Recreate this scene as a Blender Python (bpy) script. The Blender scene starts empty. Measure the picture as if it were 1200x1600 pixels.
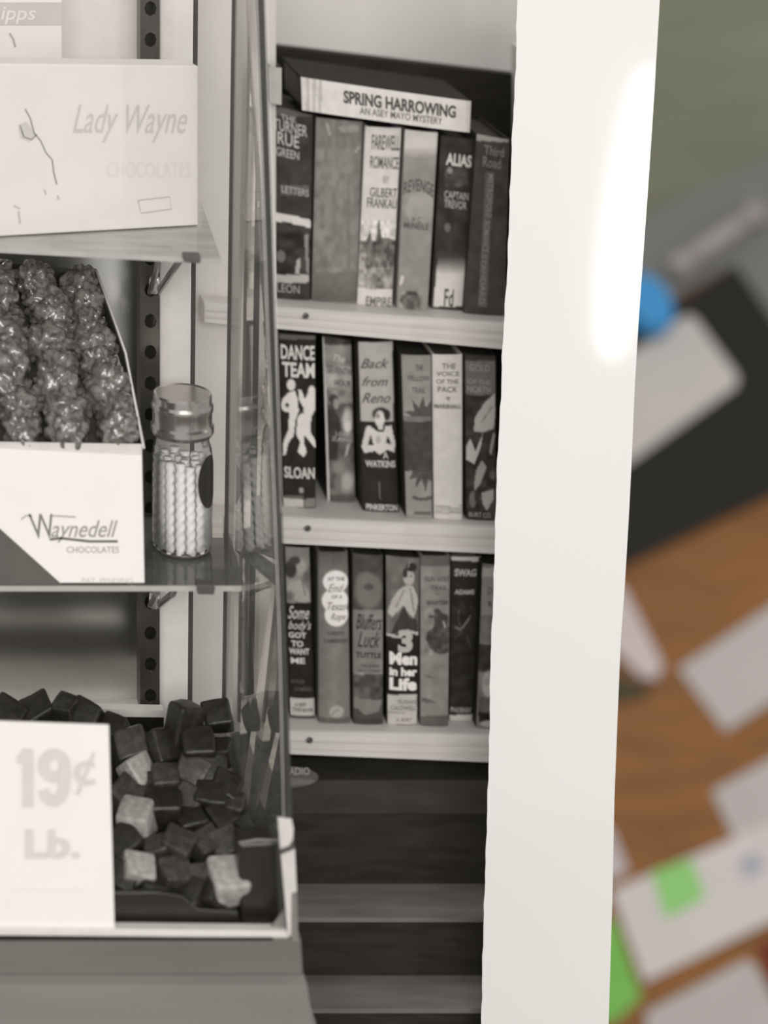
import bpy, bmesh, math, random
import numpy as np
from mathutils import Vector, Matrix, noise as mnoise
from mathutils.geometry import tessellate_polygon

random.seed(7)
rng = np.random.default_rng(7)
scene = bpy.context.scene
col = scene.collection

# ------------------------------------------------------------------ camera
F, VX, VY, CZ = 3500.0, -190.0, -560.0, 2.75      # focal length and principal point in photo pixels, eye height
cam_d = bpy.data.cameras.new('camera')
cam = bpy.data.objects.new('camera', cam_d); col.objects.link(cam)
cam.location = (0, 0, CZ); cam.rotation_euler = (math.pi / 2, 0, 0)
cam_d.sensor_fit = 'VERTICAL'; cam_d.sensor_height = 24.0; cam_d.sensor_width = 18.0
cam_d.lens = F / 1600 * 24.0
cam_d.shift_x = (600 - VX) / 1600
cam_d.shift_y = -(800 - VY) / 1600
cam_d.clip_start = 0.05; cam_d.clip_end = 60
cam_d.dof.use_dof = True
cam_d.dof.focus_distance = 2.27
cam_d.dof.aperture_fstop = (cam_d.lens / 1000) / 0.036
scene.camera = cam

# ------------------------------------------------------------------ world, lights, exposure
w = bpy.data.worlds.new('world'); scene.world = w; w.use_nodes = True
w.node_tree.nodes['Background'].inputs[0].default_value = (1.0, 0.985, 0.965, 1)
w.node_tree.nodes['Background'].inputs[1].default_value = 0.58


def area(name, loc, target, size, sy, power, color=(1, 1, 1), shape='RECTANGLE', roll=0.0):
    d = bpy.data.lights.new(name, 'AREA'); d.shape = shape; d.size = size; d.size_y = sy
    d.energy = power; d.color = color
    o = bpy.data.objects.new(name, d); col.objects.link(o); o.location = loc
    q = (Vector(target) - Vector(loc)).to_track_quat('-Z', 'Y')
    o.rotation_euler = (q.to_matrix() @ Matrix.Rotation(roll, 3, 'Z')).to_euler()
    return o


area('ceiling_light', (0.1, -2.2, 3.7), (0.35, 2.4, 1.9), 2.4, 1.4, 122, (1.0, 0.965, 0.925))
area('ceiling_light_office', (2.6, 3.2, 4.4), (2.2, 6.2, 0.2), 1.8, 1.8, 48, (1.0, 0.96, 0.9))
area('tube_lamp', (1.545, 0.0, 1.58), (0.76, 2.3, 2.18), 0.06, 0.58, 3.6, (1.0, 0.98, 0.95), 'ELLIPSE', roll=-0.14)
scene.view_settings.view_transform = 'Standard'
scene.view_settings.look = 'None'
scene.view_settings.exposure = 0.0
scene.view_settings.gamma = 1.0
scene.view_settings.use_curve_mapping = False


# ------------------------------------------------------------------ helpers
def U(px, py, Y):
    """point at distance Y seen at photo position (px, py)"""
    return Vector(((px - VX) / F * Y, Y, CZ - (py - VY) / F * Y))


FZ = -1.25                                         # floor level
DS, DC = 1.24, -0.706 - 1.24 * 5.6               # tilted desk plane  Z = DC + DS * Y
DN = Vector((0, -DS, 1)).normalized()


def D(px, py, h=0.0):
    k = (py - VY) / F
    c = DC + h * (DN.z - DS * DN.y)
    Y = (CZ - c) / (k + DS)
    return U(px, py, Y)


def lin(g):
    c = g / 255.0
    return c / 12.92 if c <= 0.04045 else ((c + 0.055) / 1.055) ** 2.4


LIGHT = 0.86                                       # display value of a white surface over its albedo


def grey(g):
    """albedo of the warm black-and-white tone that shows as display value g"""
    return tuple(min(0.9, lin(max(0, min(255, v))) / LIGHT) for v in (g + 2, g - 0.6, g - 5))


def rgb(r, g, b):
    return tuple(min(0.9, lin(v) / LIGHT) for v in (r, g, b))


MATS = {}


def mat(name, color, rough=0.6, spec=0.3, var=0.06, scale=60.0, metallic=0.0, bump=0.0, coat=0.0, stretch=None):
    if name in MATS:
        return MATS[name]
    m = bpy.data.materials.new(name); m.use_nodes = True
    nt = m.node_tree; b = nt.nodes['Principled BSDF']
    b.inputs['Roughness'].default_value = rough
    b.inputs['Specular IOR Level'].default_value = spec
    b.inputs['Metallic'].default_value = metallic
    b.inputs['Coat Weight'].default_value = coat
    b.inputs['Coat Roughness'].default_value = 0.08
    tc = nt.nodes.new('ShaderNodeTexCoord')
    mp = nt.nodes.new('ShaderNodeMapping'); nt.links.new(tc.outputs['Object'], mp.inputs[0])
    if stretch:
        mp.inputs['Scale'].default_value = stretch
    nz = nt.nodes.new('ShaderNodeTexNoise'); nz.inputs['Scale'].default_value = scale
    nz.inputs['Detail'].default_value = 4
    nt.links.new(mp.outputs[0], nz.inputs['Vector'])
    rmp = nt.nodes.new('ShaderNodeValToRGB')
    rmp.color_ramp.elements[0].position = 0.3; rmp.color_ramp.elements[1].position = 0.7
    lo = [max(0.0, c * (1 - var)) for c in color[:3]]; hi = [min(1.0, c * (1 + var)) for c in color[:3]]
    rmp.color_ramp.elements[0].color = (*lo, 1); rmp.color_ramp.elements[1].color = (*hi, 1)
    nt.links.new(nz.outputs['Fac'], rmp.inputs['Fac'])
    nt.links.new(rmp.outputs['Color'], b.inputs['Base Color'])
    if bump:
        bn = nt.nodes.new('ShaderNodeBump'); bn.inputs['Strength'].default_value = bump
        bn.inputs['Distance'].default_value = 0.002
        nt.links.new(nz.outputs['Fac'], bn.inputs['Height']); nt.links.new(bn.outputs[0], b.inputs['Normal'])
    MATS[name] = m
    return m


def print_mat(name, rough=0.45):
    """colour read from the printed artwork stored on the mesh"""
    if name in MATS:
        return MATS[name]
    m = bpy.data.materials.new(name); m.use_nodes = True
    nt = m.node_tree; b = nt.nodes['Principled BSDF']
    b.inputs['Roughness'].default_value = rough; b.inputs['Specular IOR Level'].default_value = 0.12
    a = nt.nodes.new('ShaderNodeAttribute'); a.attribute_name = 'ink'
    nt.links.new(a.outputs['Color'], b.inputs['Base Color'])
    MATS[name] = m
    return m


def glass(name, tint, body, ior=1.45, rough=0.02):
    """clear sheet: mostly see-through, mirror-like at grazing angles, a pale diffuse share mixed in"""
    m = bpy.data.materials.new(name); m.use_nodes = True
    nt = m.node_tree; nt.nodes.clear()
    out = nt.nodes.new('ShaderNodeOutputMaterial')
    tr = nt.nodes.new('ShaderNodeBsdfTransparent'); tr.inputs[0].default_value = (*tint, 1)
    gl = nt.nodes.new('ShaderNodeBsdfGlossy'); gl.inputs['Roughness'].default_value = rough
    gl.inputs['Color'].default_value = (1, 0.99, 0.97, 1)
    df = nt.nodes.new('ShaderNodeBsdfDiffuse'); df.inputs[0].default_value = (0.8, 0.79, 0.76, 1)
    nz = nt.nodes.new('ShaderNodeTexNoise'); nz.inputs['Scale'].default_value = 9
    mr = nt.nodes.new('ShaderNodeMapRange')
    mr.inputs['To Min'].default_value = body * 0.6; mr.inputs['To Max'].default_value = body * 1.4
    nt.links.new(nz.outputs['Fac'], mr.inputs['Value'])
    mx0 = nt.nodes.new('ShaderNodeMixShader'); nt.links.new(mr.outputs[0], mx0.inputs[0])
    nt.links.new(tr.outputs[0], mx0.inputs[1]); nt.links.new(df.outputs[0], mx0.inputs[2])
    fr = nt.nodes.new('ShaderNodeFresnel'); fr.inputs['IOR'].default_value = ior
    mx = nt.nodes.new('ShaderNodeMixShader')
    nt.links.new(fr.outputs[0], mx.inputs[0]); nt.links.new(mx0.outputs[0], mx.inputs[1]); nt.links.new(gl.outputs[0], mx.inputs[2])
    nt.links.new(mx.outputs[0], out.inputs[0])
    MATS[name] = m
    return m


def empty(name, loc, label, cat, group=None):
    o = bpy.data.objects.new(name, None); o.location = loc; o.empty_display_size = 0.02
    col.objects.link(o); tag(o, label, cat, group)
    return o


def tag(o, label=None, cat=None, group=None, kind=None):
    if label: o['label'] = label
    if cat: o['category'] = cat
    if group: o['group'] = group
    if kind: o['kind'] = kind
    return o


def base_of(p):
    q = Vector((0, 0, 0))
    while p is not None:
        q = q + p.location; p = p.parent
    return q


def mesh(name, verts, faces, m, parent=None, smooth=False, origin=None):
    """verts in world space; the object's origin is its parent's, or `origin`"""
    b = base_of(parent)
    loc = Vector((0, 0, 0)) if origin is None else Vector(origin) - b
    off = b + loc
    me = bpy.data.meshes.new(name)
    me.from_pydata([tuple(Vector(v) - off) for v in verts], [], faces)
    bm = bmesh.new(); bm.from_mesh(me); bmesh.ops.recalc_face_normals(bm, faces=bm.faces); bm.to_mesh(me); bm.free()
    if smooth:
        me.polygons.foreach_set('use_smooth', [True] * len(me.polygons))
    me.materials.append(m)
    o = bpy.data.objects.new(name, me); col.objects.link(o); o.location = loc
    if parent is not None:
        o.parent = parent
    return o


def prism(name, front, vec, m, parent=None, bevel=0.0, origin=None):
    """closed solid: polygon `front` swept along vec"""
    n = len(front); vec = Vector(vec)
    vs = [Vector(p) for p in front] + [Vector(p) + vec for p in front]
    fs = [tuple(range(n)), tuple(range(2 * n - 1, n - 1, -1))]
    fs += [(i, (i + 1) % n, n + (i + 1) % n, n + i) for i in range(n)]
    o = mesh(name, vs, fs, m, parent, origin=origin)
    if bevel:
        md = o.modifiers.new('bevel', 'BEVEL'); md.width = bevel; md.segments = 2; md.limit_method = 'ANGLE'
    return o


def slab(name, quad, Y, depth, m, parent=None, bevel=0.0, origin=None):
    return prism(name, [U(x, y, Y) for x, y in quad], (0, depth, 0), m, parent, bevel, origin)


def lathe(name, prof, c, m, parent=None, seg=40):
    vs, fs = [], []
    for r, z in prof:
        for i in range(seg):
            a = 2 * math.pi * i / seg
            vs.append((c[0] + r * math.cos(a), c[1] + r * math.sin(a), z))
    for j in range(len(prof) - 1):
        for i in range(seg):
            k = (i + 1) % seg
            fs.append((j * seg + i, j * seg + k, (j + 1) * seg + k, (j + 1) * seg + i))
    return mesh(name, vs, fs, m, parent, smooth=True)


def bar(name, pts, r, m, parent=None, seg=8):
    """round bar through points"""
    vs, fs = [], []
    P = [Vector(p) for p in pts]
    for i, p in enumerate(P):
        t = (P[min(i + 1, len(P) - 1)] - P[max(i - 1, 0)]).normalized()
        a = t.cross(Vector((0.31, 0.2, 0.93))).normalized(); b = t.cross(a)
        for k in range(seg):
            th = 2 * math.pi * k / seg
            vs.append(p + (a * math.cos(th) + b * math.sin(th)) * r)
    for i in range(len(P) - 1):
        for k in range(seg):
            q = (k + 1) % seg
            fs.append((i * seg + k, i * seg + q, (i + 1) * seg + q, (i + 1) * seg + k))
    fs.append(tuple(range(seg - 1, -1, -1))); n = len(P) - 1
    fs.append(tuple(n * seg + k for k in range(seg)))
    return mesh(name, vs, fs, m, parent, smooth=True)


TXT = {}


def text2d(body, shear=0.0, bold=0.0):
    key = (body, shear, bold)
    if key in TXT:
        return TXT[key]
    cu = bpy.data.curves.new('lettering', 'FONT'); cu.body = body; cu.shear = shear; cu.offset = bold
    cu.resolution_u = 3
    ob = bpy.data.objects.new('lettering', cu)
    me = bpy.data.meshes.new_from_object(ob)
    v = np.array([p.co[:2] for p in me.vertices]); fc = [tuple(p.vertices) for p in me.polygons]
    bpy.data.objects.remove(ob); bpy.data.curves.remove(cu); bpy.data.meshes.remove(me)
    v = (v - v.min(0)) / np.maximum(v.max(0) - v.min(0), 1e-6)
    TXT[key] = (v, fc)
    return TXT[key]


def ink_mat(g):
    return mat('ink_%d' % int(g), grey(g), rough=0.5, var=0.02)


def letters(parent, name, body, surf, u0, v0, u1, v1, g, shear=0.0, bold=0.01, rot=False, arch=0.0, m=None):
    """flat printed lettering laid on the surface surf(u, v)"""
    v, fc = text2d(body, shear, bold)
    pts = []
    for x, y in v:
        if rot:
            uu = u0 + (u1 - u0) * y; vv = v0 + (v1 - v0) * x
        else:
            uu = u0 + (u1 - u0) * x; vv = v1 - (v1 - v0) * y - arch * 4 * x * (1 - x)
        pts.append(surf(uu, vv))
    return mesh(name, pts, fc, m or ink_mat(g), parent)


# ------------------------------------------------------------------ the setting
M_wallshop = mat('shop_wall_paint', grey(206), 0.8, 0.2, 0.03, 3)
M_wallgreen = mat('grey_green_wall', rgb(146, 148, 131), 0.85, 0.2, 0.09, 2.2, stretch=(0.5, 1, 3.0))
M_floor = mat('floor_lino', rgb(96, 88, 78), 0.6, 0.3, 0.12, 12)


def box_world(name, lo, hi, m, parent=None):
    x0, y0, z0 = lo; x1, y1, z1 = hi
    return prism(name, [(x0, y0, z0), (x1, y0, z0), (x1, y0, z1), (x0, y0, z1)], (0, y1 - y0, 0), m, parent)


tag(box_world('floor', (-3, -3, FZ - 0.1), (8, 9.4, FZ), M_floor), 'dull brown floor under everything', 'floor', kind='structure')
tag(box_world('wall_left', (-2.5, 2.76, FZ), (0.83, 2.86, 4.2), M_wallshop), 'pale grey shop wall above the bookcase', 'wall', kind='structure')
tag(box_world('wall_back', (0.2, 9.0, FZ), (8, 9.1, 4.6), M_wallgreen), 'blurred grey green wall beyond the desk', 'wall', kind='structure')

# ------------------------------------------------------------------ bookcase
YB = 2.45
M_shelf = mat('shelf_enamel', grey(196), 0.45, 0.35, 0.05, 30, stretch=(0.2, 1, 6))
M_dark = mat('dark_stained_wood', grey(38), 0.6, 0.12, 0.22, 25, stretch=(1, 1, 6))
M_panel = mat('pale_side_panel', grey(196), 0.6, 0.3, 0.04, 8)
M_screw = mat('screw_metal', grey(105), 0.35, 0.5, 0.1, metallic=0.6)
bc = empty('bookcase', (0.55, 2.52, FZ), 'white-edged bookcase with three shelves above dark stepped wooden ledges', 'bookcase')
# back panel: its sloping top edge shows under the wall
bp = [U(300, 58, 2.62), U(417, 71, 2.62), U(806, 117, 2.62), U(900, 128, 2.62)]
bp += [Vector((bp[3].x, 2.62, FZ)), Vector((bp[0].x, 2.62, FZ))]
prism('back_panel', bp, (0, 0.02, 0), M_dark, bc)
SH = [((430, 478), (786, 503), (434, 513), (786, 545)),
      ((442, 806), (773, 822), (445, 848), (773, 864)),
      ((455, 1140), (764, 1146), (456, 1176), (764, 1189))]


def ext(a, b, x):
    return a[1] + (b[1] - a[1]) * (x - a[0]) / (b[0] - a[0])


def shelf_y(i, px):
    return ext(SH[i][0], SH[i][1], px)


prof = [(0.0, 0.0), (-0.003, 0.03), (-0.006, 0.10), (-0.006, 0.30), (-0.003, 0.34), (-0.003, 0.40), (-0.0055, 0.44),
        (-0.0055, 0.62), (-0.003, 0.66), (-0.003, 0.72), (-0.006, 0.76), (-0.006, 0.95), (-0.002, 1.0)]
for i, (a, b, c, d) in enumerate(SH):
    x0, x1 = 318, 858
    tl, tr, bl, br = U(x0, ext(a, b, x0), YB), U(x1, ext(a, b, x1), YB), U(x0, ext(c, d, x0), YB), U(x1, ext(c, d, x1), YB)
    board = prism('shelf', [tl, tr, br, bl], (0, 0.168, 0), M_shelf, bc)
    vs, fs = [], []
    for dy, t in prof:
        vs += [tl.lerp(bl, t) + Vector((0, dy, 0)), tr.lerp(br, t) + Vector((0, dy, 0))]
    n = len(prof)
    for k in range(n - 1):
        fs.append((2 * k, 2 * k + 1, 2 * k + 3, 2 * k + 2))
    mesh('edge_moulding', vs, fs, M_shelf, board)
    sx = [478, 481, 484][i]; sy = [494, 826, 1157][i]
    p = U(sx, sy, YB - 0.007)
    vs = [p + Vector((0.0036 * math.cos(t), 0.0, 0.0036 * math.sin(t))) for t in np.linspace(0, 2 * math.pi, 10, endpoint=False)]
    sc_ = prism('screw', vs, (0, 0.004, 0), M_screw, board)
    vs = [p + Vector((x, -0.0004, z)) for x, z in ((-0.003, -0.0016), (0.0022, 0.0022), (0.003, 0.0012), (-0.0022, -0.0026))]
    prism('screw_slot', vs, (0, 0.0006, 0), mat('black', grey(30), 0.6), board)
a0, a1 = U(300, -20, 2.475), U(428, -20, 2.475)
x0, x1 = a0.x, U(431, 500, 2.475).x
ztop = U(300, -90, 2.475).z
prism('side_panel', [(x0, 2.475, ztop), (x1, 2.475, ztop - 0.008), (x1, 2.475, 1.46), (x0, 2.475, 1.46)], (0, 0.02, 0), M_panel, bc)
xr = U(860, 500, 2.47).x
prism('side_panel', [(xr, 2.452, 2.28), (xr + 0.02, 2.452, 2.28), (xr + 0.02, 2.452, FZ), (xr, 2.452, FZ)], (0, 0.17, 0), M_panel, bc)
# plinth wall under the lowest shelf, down to the stepped rack
p0, p1 = U(300, 1180, 2.6), U(858, 1180, 2.6)

# ------------------------------------------------------------------ stepped rack under the bookcase
rack = bc
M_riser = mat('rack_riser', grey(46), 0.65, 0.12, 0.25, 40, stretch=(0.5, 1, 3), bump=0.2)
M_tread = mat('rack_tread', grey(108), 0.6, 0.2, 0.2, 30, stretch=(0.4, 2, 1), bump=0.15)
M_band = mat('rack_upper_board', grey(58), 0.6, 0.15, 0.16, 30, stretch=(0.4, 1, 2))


def xs(Y, l=318, r=858):
    return (l - VX) / F * Y, (r - VX) / F * Y


def zof(py, Y):
    return CZ - (py - VY) / F * Y


def rack_box(name, Yf, py_t, z_b, depth, m):
    xa, xb = xs(2.45, 410)
    zt = zof(py_t, Yf)
    return prism(name, [(xa, Yf, zt), (xb, Yf, zt), (xb, Yf, z_b), (xa, Yf, z_b)], (0, depth, 0), m, rack)


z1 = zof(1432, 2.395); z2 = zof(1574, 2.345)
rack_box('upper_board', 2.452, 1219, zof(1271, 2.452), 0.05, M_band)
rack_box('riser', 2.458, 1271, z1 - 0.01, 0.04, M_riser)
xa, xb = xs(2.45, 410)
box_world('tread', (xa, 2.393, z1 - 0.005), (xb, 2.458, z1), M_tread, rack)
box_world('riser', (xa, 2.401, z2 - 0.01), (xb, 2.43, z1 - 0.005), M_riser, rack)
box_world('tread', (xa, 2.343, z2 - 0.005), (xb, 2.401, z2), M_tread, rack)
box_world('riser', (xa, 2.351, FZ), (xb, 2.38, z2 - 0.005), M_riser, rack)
# small scuffs where the finish is worn through are left to the material
# oval plate on the upper board
ov = empty('oval_plate', U(446, 1228, 2.451), 'small dark oval plate with pale lettering under the lowest shelf', 'sign')
vs = [U(446 + 51 * math.cos(t), 1213 + 17 * math.sin(t), 2.4505) for t in np.linspace(0, 2 * math.pi, 36, endpoint=False)]
prism('plate', vs, (0, -0.003, 0), mat('plate_dark', grey(84), 0.4, 0.4), ov, bevel=0.0008)
vs = [U(446 + 46 * math.cos(t), 1221 + 6 * math.sin(t), 2.4473) for t in np.linspace(0, 2 * math.pi, 30, endpoint=False)]
prism('pale_rim', vs, (0, -0.0004, 0), mat('plate_rim', grey(106), 0.4), ov)
letters(ov, 'lettering', 'OUR RADIO', lambda u, v: U(u, v, 2.4470), 412, 1199, 484, 1211, 150, bold=0.02)


# ------------------------------------------------------------------ books
class Art:
    """spine artwork, drawn in photo-measured coordinates, stored as ink on the spine's vertices"""
    def __init__(s, PX, PY, base):
        s.PX, s.PY = PX, PY; s.G = np.full(PX.shape, float(base)); s.z((0, 0, 1))

    def z(s, t):
        s.X = (s.PX - t[0]) * t[2]; s.Y = (s.PY - t[1]) * t[2]; return s

    def _put(s, mask, g, a=1.0):
        s.G = np.where(mask, s.G * (1 - a) + g * a, s.G); return s

    def rect(s, x0, y0, x1, y1, g, a=1.0):
        return s._put((s.X >= x0) & (s.X <= x1) & (s.Y >= y0) & (s.Y <= y1), g, a)

    def ell(s, cx, cy, rx, ry, g, soft=0.12):
        d = np.sqrt(((s.X - cx) / rx) ** 2 + ((s.Y - cy) / ry) ** 2)
        a = np.clip((1 + soft - d) / (2 * soft), 0, 1)
        s.G = s.G * (1 - a) + g * a; return s

    def poly(s, pts, g, a=1.0):
        ins = np.zeros(s.X.shape, bool); n = len(pts)
        for i in range(n):
            x0, y0 = pts[i]; x1, y1 = pts[(i + 1) % n]
            if y0 == y1: continue
            c = ((y0 > s.Y) != (y1 > s.Y)) & (s.X < (x1 - x0) * (s.Y - y0) / (y1 - y0) + x0)
            ins ^= c
        return s._put(ins, g, a)

    def line(s, pts, wd, g):
        for (x0, y0), (x1, y1) in zip(pts[:-1], pts[1:]):
            L2 = (x1 - x0) ** 2 + (y1 - y0) ** 2 + 1e-9
            t = np.clip(((s.X - x0) * (x1 - x0) + (s.Y - y0) * (y1 - y0)) / L2, 0, 1)
            d = np.hypot(s.X - x0 - t * (x1 - x0), s.Y - y0 - t * (y1 - y0))
            s._put(d < wd / 2, g)
        return s

    def noise(s, x0, y0, x1, y1, amp, cell, seed=0, sx=1.0):
        r = np.random.default_rng(seed); T = r.random((64, 64))
        fx = s.X / cell / sx; fy = s.Y / cell
        ix = np.floor(fx).astype(int); iy = np.floor(fy).astype(int); tx = fx - ix; ty = fy - iy
        tx = tx * tx * (3 - 2 * tx); ty = ty * ty * (3 - 2 * ty)
        q = lambda i, j: T[i % 64, j % 64]
        v = (q(ix, iy) * (1 - tx) + q(ix + 1, iy) * tx) * (1 - ty) + (q(ix, iy + 1) * (1 - tx) + q(ix + 1, iy + 1) * tx) * ty
        mk = (s.X >= x0) & (s.X <= x1) & (s.Y >= y0) & (s.Y <= y1)
        s.G = np.where(mk, s.G + amp * (v * 2 - 1), s.G); return s

    def grad(s, x0, y0, x1, y1, g0, g1):
        t = np.clip((s.Y - y0) / (y1 - y0), 0, 1)
        mk = (s.X >= x0) & (s.X <= x1) & (s.Y >= y0) & (s.Y <= y1)
        s.G = np.where(mk, g0 + (g1 - g0) * t, s.G); return s


_tab = np.array([grey(g) for g in range(256)])


def ink(G):
    return _tab[np.clip(np.round(G), 4, 255).astype(int)]


def book(quad, label, base, art=None, texts=(), shelf=None, Y=None, zt=(0, 0, 1), bulge=0.0022, depth=0.118,
         pages=120, side=None, nu=36, nv=150, uvtext=False, flat=False):
    """quad: photo corners TL TR BR BL of the spine; a book on a shelf stands on the board"""
    TL, TR, BR, BL = quad
    if Y is None and shelf is not None:
        m_ = (BL[0] + BR[0]) / 2; yb = (BL[1] + BR[1]) / 2
        Y = max(2.462, min(2.50, YB * (shelf_y(shelf, m_) - VY) / (yb - VY)))
    if shelf is not None:                                   # put the lower corners on the board's top
        zb = lambda x: zof(shelf_y(shelf, VX + (x - VX) * Y / YB), YB)
        BL = (BL[0], VY + (CZ - zb(BL[0])) * F / Y - 0.6); BR = (BR[0], VY + (CZ - zb(BR[0])) * F / Y - 0.6)
    c = [np.array(q, float) for q in (TL, TR, BR, BL)]
    W = [U(q[0], q[1], Y) for q in (TL, TR, BR, BL)]
    o = empty('book', (W[2] + W[3]) / 2, label, 'book', 'novels on the bookcase shelves')

    def S(u, v, off=0.0):
        p = W[0].lerp(W[1], u).lerp(W[3].lerp(W[2], u), v)
        b = bulge * (1 - (2 * u - 1) ** 2) ** 0.6 if 0 < u < 1 else 0
        return p + Vector((0, -b - off, 0))
    uu = np.linspace(0, 1, nu + 1); vv = np.linspace(0, 1, nv + 1)
    Ug, Vg = np.meshgrid(uu, vv)
    PX = (c[0][0] * (1 - Ug) + c[1][0] * Ug) * (1 - Vg) + (c[3][0] * (1 - Ug) + c[2][0] * Ug) * Vg
    PY = (c[0][1] * (1 - Ug) + c[1][1] * Ug) * (1 - Vg) + (c[3][1] * (1 - Ug) + c[2][1] * Ug) * Vg
    A = Art(PX, PY, base).z(zt)
    if art: art(A)
    A.noise(-1e9, -1e9, 1e9, 1e9, 5, 9 * zt[2] / 1.0, 3)
    vs = [S(u, v) for v in vv for u in uu]
    fs = [(j * (nu + 1) + i, j * (nu + 1) + i + 1, (j + 1) * (nu + 1) + i + 1, (j + 1) * (nu + 1) + i)
          for j in range(nv) for i in range(nu)]
    sp = mesh('spine', vs, fs, print_mat('printed_jacket'), o, smooth=True)
    att = sp.data.attributes.new('ink', 'FLOAT_COLOR', 'POINT')
    arr = np.ones((len(vs), 4), np.float32); arr[:, :3] = ink(A.G.ravel())
    att.data.foreach_set('color', arr.ravel())
    # boards either side, page block set in between
    sm = mat('jacket_side_%d' % int(side if side is not None else base), grey(side if side is not None else base), 0.6, 0.1, var=0.08)
    t = 0.0022
    ex = (W[1] - W[0]).normalized()
    if flat:
        ez = (W[3] - W[0]).normalized()
        for a, b, s in ((W[0], W[1], 1), (W[3], W[2], -1)):
            e = ez * (t * s)
            prism('cover_board', [a, b, b + e, a + e], (0, depth, 0), sm, o)
    else:
        for a, b, s in ((W[0], W[3], 1), (W[1], W[2], -1)):
            e = ex * (t * s)
            prism('cover_board', [a, a + e, b + e, b], (0, depth, 0), sm, o)
    dn = (W[3] - W[0]).normalized() * 0.004
    prism('page_block', [W[0] + dn + ex * t, W[1] + dn - ex * t, W[2] - dn * 0.5 - ex * t, W[3] - dn * 0.5 + ex * t],
          (0, depth - 0.004, 0), mat('pages_%d' % pages, grey(pages), 0.8, 0.1, 0.15, 300, stretch=(30, 1, 1)), o)
    for tx in texts:
        body, x0, y0, x1, y1, g = tx[:6]; kw = tx[6] if len(tx) > 6 else {}
        if uvtext:
            u0, v0, u1, v1 = x0, y0, x1, y1
        else:
            def inv(x, y):
                px = zt[0] + x / zt[2]; py = zt[1] + y / zt[2]
                v = (py - (c[0][1] + c[1][1]) / 2) / ((c[3][1] + c[2][1]) / 2 - (c[0][1] + c[1][1]) / 2)
                xl = c[0][0] + (c[3][0] - c[0][0]) * v; xr_ = c[1][0] + (c[2][0] - c[1][0]) * v
                return (px - xl) / (xr_ - xl), v
            um, _ = inv(x0, (y0 + y1) / 2); uM, _ = inv(x1, (y0 + y1) / 2)
            u0, u1 = max(0.03, um), min(0.97, uM); v0 = inv(x0, y0)[1]; v1 = inv(x0, y1)[1]
        letters(o, 'lettering', body, lambda a, b: S(min(max(a, 0.01), 0.99), b, 0.0007), u0, v0, u1, v1, g, **kw)
    return o


SC = dict(shear=0.45, bold=0.004)       # script-like slant
BD = dict(bold=0.035)
R1L, R1R = (415, 100, 4.102), (620, 190, 5.163)
Z5, Z4 = (430, 510, 5.335), (620, 530, 5.335)
Z6, Z7 = (440, 845, 5.42), (590, 850, 5.332)


# --- top shelf
def art_a(A):
    A.noise(0, 0, 999, 1600, 8, 60, 1)
    A.rect(20, 280, 300, 335, 92)
    A.rect(95, 775, 280, 838, 96)
    A.rect(20, 1040, 290, 1345, 48).noise(20, 1040, 290, 1345, 26, 50, 5)
    A.poly([(20, 950), (150, 960), (290, 1000), (290, 1050), (150, 1015), (20, 1000)], 205)
    A.poly([(200, 1250), (222, 1240), (215, 1340), (185, 1340)], 165).poly([(245, 1090), (275, 1090), (275, 1340), (262, 1340)], 135)
    A.ell(95, 1230, 30, 40, 110).rect(20, 1348, 275, 1400, 168)


book([(424, 163), (489, 180), (484, 468), (431, 466)], 'dark novel with pale block title and a white-edged picture beside the glass edge', 60, art_a,
     [('THE', 95, 335, 190, 370, 175), ('TURNER', 45, 372, 265, 445, 180), ('RUE', 75, 450, 212, 530, 185), ('GREEN', 65, 550, 212, 605, 175),
      ('LETTERS', 100, 785, 275, 832, 165), ('LEON', 70, 1412, 215, 1465, 150)], 0, zt=R1L, pages=75)


def art_b(A):
    A.noise(0, 0, 999, 1700, 12, 40, 2, 0.6).noise(0, 0, 999, 1700, 6, 160, 4)
    A.poly([(470, 400), (560, 385), (600, 400), (600, 430), (470, 440)], 160, 0.6)
    A.line([(390, 380), (410, 450)], 16, 158).line([(575, 560), (600, 530)], 10, 160)
    A.rect(520, 700, 540, 1500, 104, 0.5).grad(280, 1330, 620, 1520, 112, 92)


book([(494, 183), (566, 190), (557, 475), (487, 468)], 'plain mid-grey thick book with no title, dull cloth look, on the top shelf', 122, art_b, [], 0, zt=R1L, pages=70)


def art_c(A):
    A.rect(580, 1130, 860, 1440, 128)
    A.poly([(600, 1200), (640, 1150), (665, 1060), (685, 1150), (705, 1120), (722, 975), (742, 1110), (790, 1110), (835, 1140), (835, 1300), (600, 1300)], 96)
    A.poly([(585, 1180), (612, 1150), (640, 1190), (640, 1440), (585, 1440)], 205, 0.35)
    A.noise(580, 1000, 860, 1440, 34, 26, 9, 0.7).noise(580, 1120, 860, 1440, 24, 60, 19)
    A.poly([(580, 1430), (690, 1440), (830, 1450), (830, 1600), (580, 1600)], 198)


book([(571, 197), (627, 200), (612, 479), (558, 475)], 'white-spined romance novel with dark lettering above spires and trees', 200, art_c,
     [('FAREWELL', 678, 452, 872, 548, 82), ('ROMANCE', 668, 588, 866, 668, 82), ('BY', 752, 712, 790, 758, 150), ('GILBERT', 665, 790, 848, 850, 88),
      ('FRANKAU', 648, 856, 845, 920, 84), ('EMPIRE', 640, 1488, 805, 1545, 96)], 0, zt=R1L, pages=80)


def art_d(A):
    A.rect(0, 0, 400, 272, 198).grad(0, 200, 400, 285, 198, 150)
    A.ell(190, 700, 120, 130, 156, 0.1).noise(0, 280, 400, 1600, 7, 80, 3)
    A.poly([(15, 1320), (35, 1235), (60, 1250), (40, 1310)], 200)
    A.ell(110, 1440, 80, 75, 88).noise(20, 1360, 200, 1510, 38, 30, 8)


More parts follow.
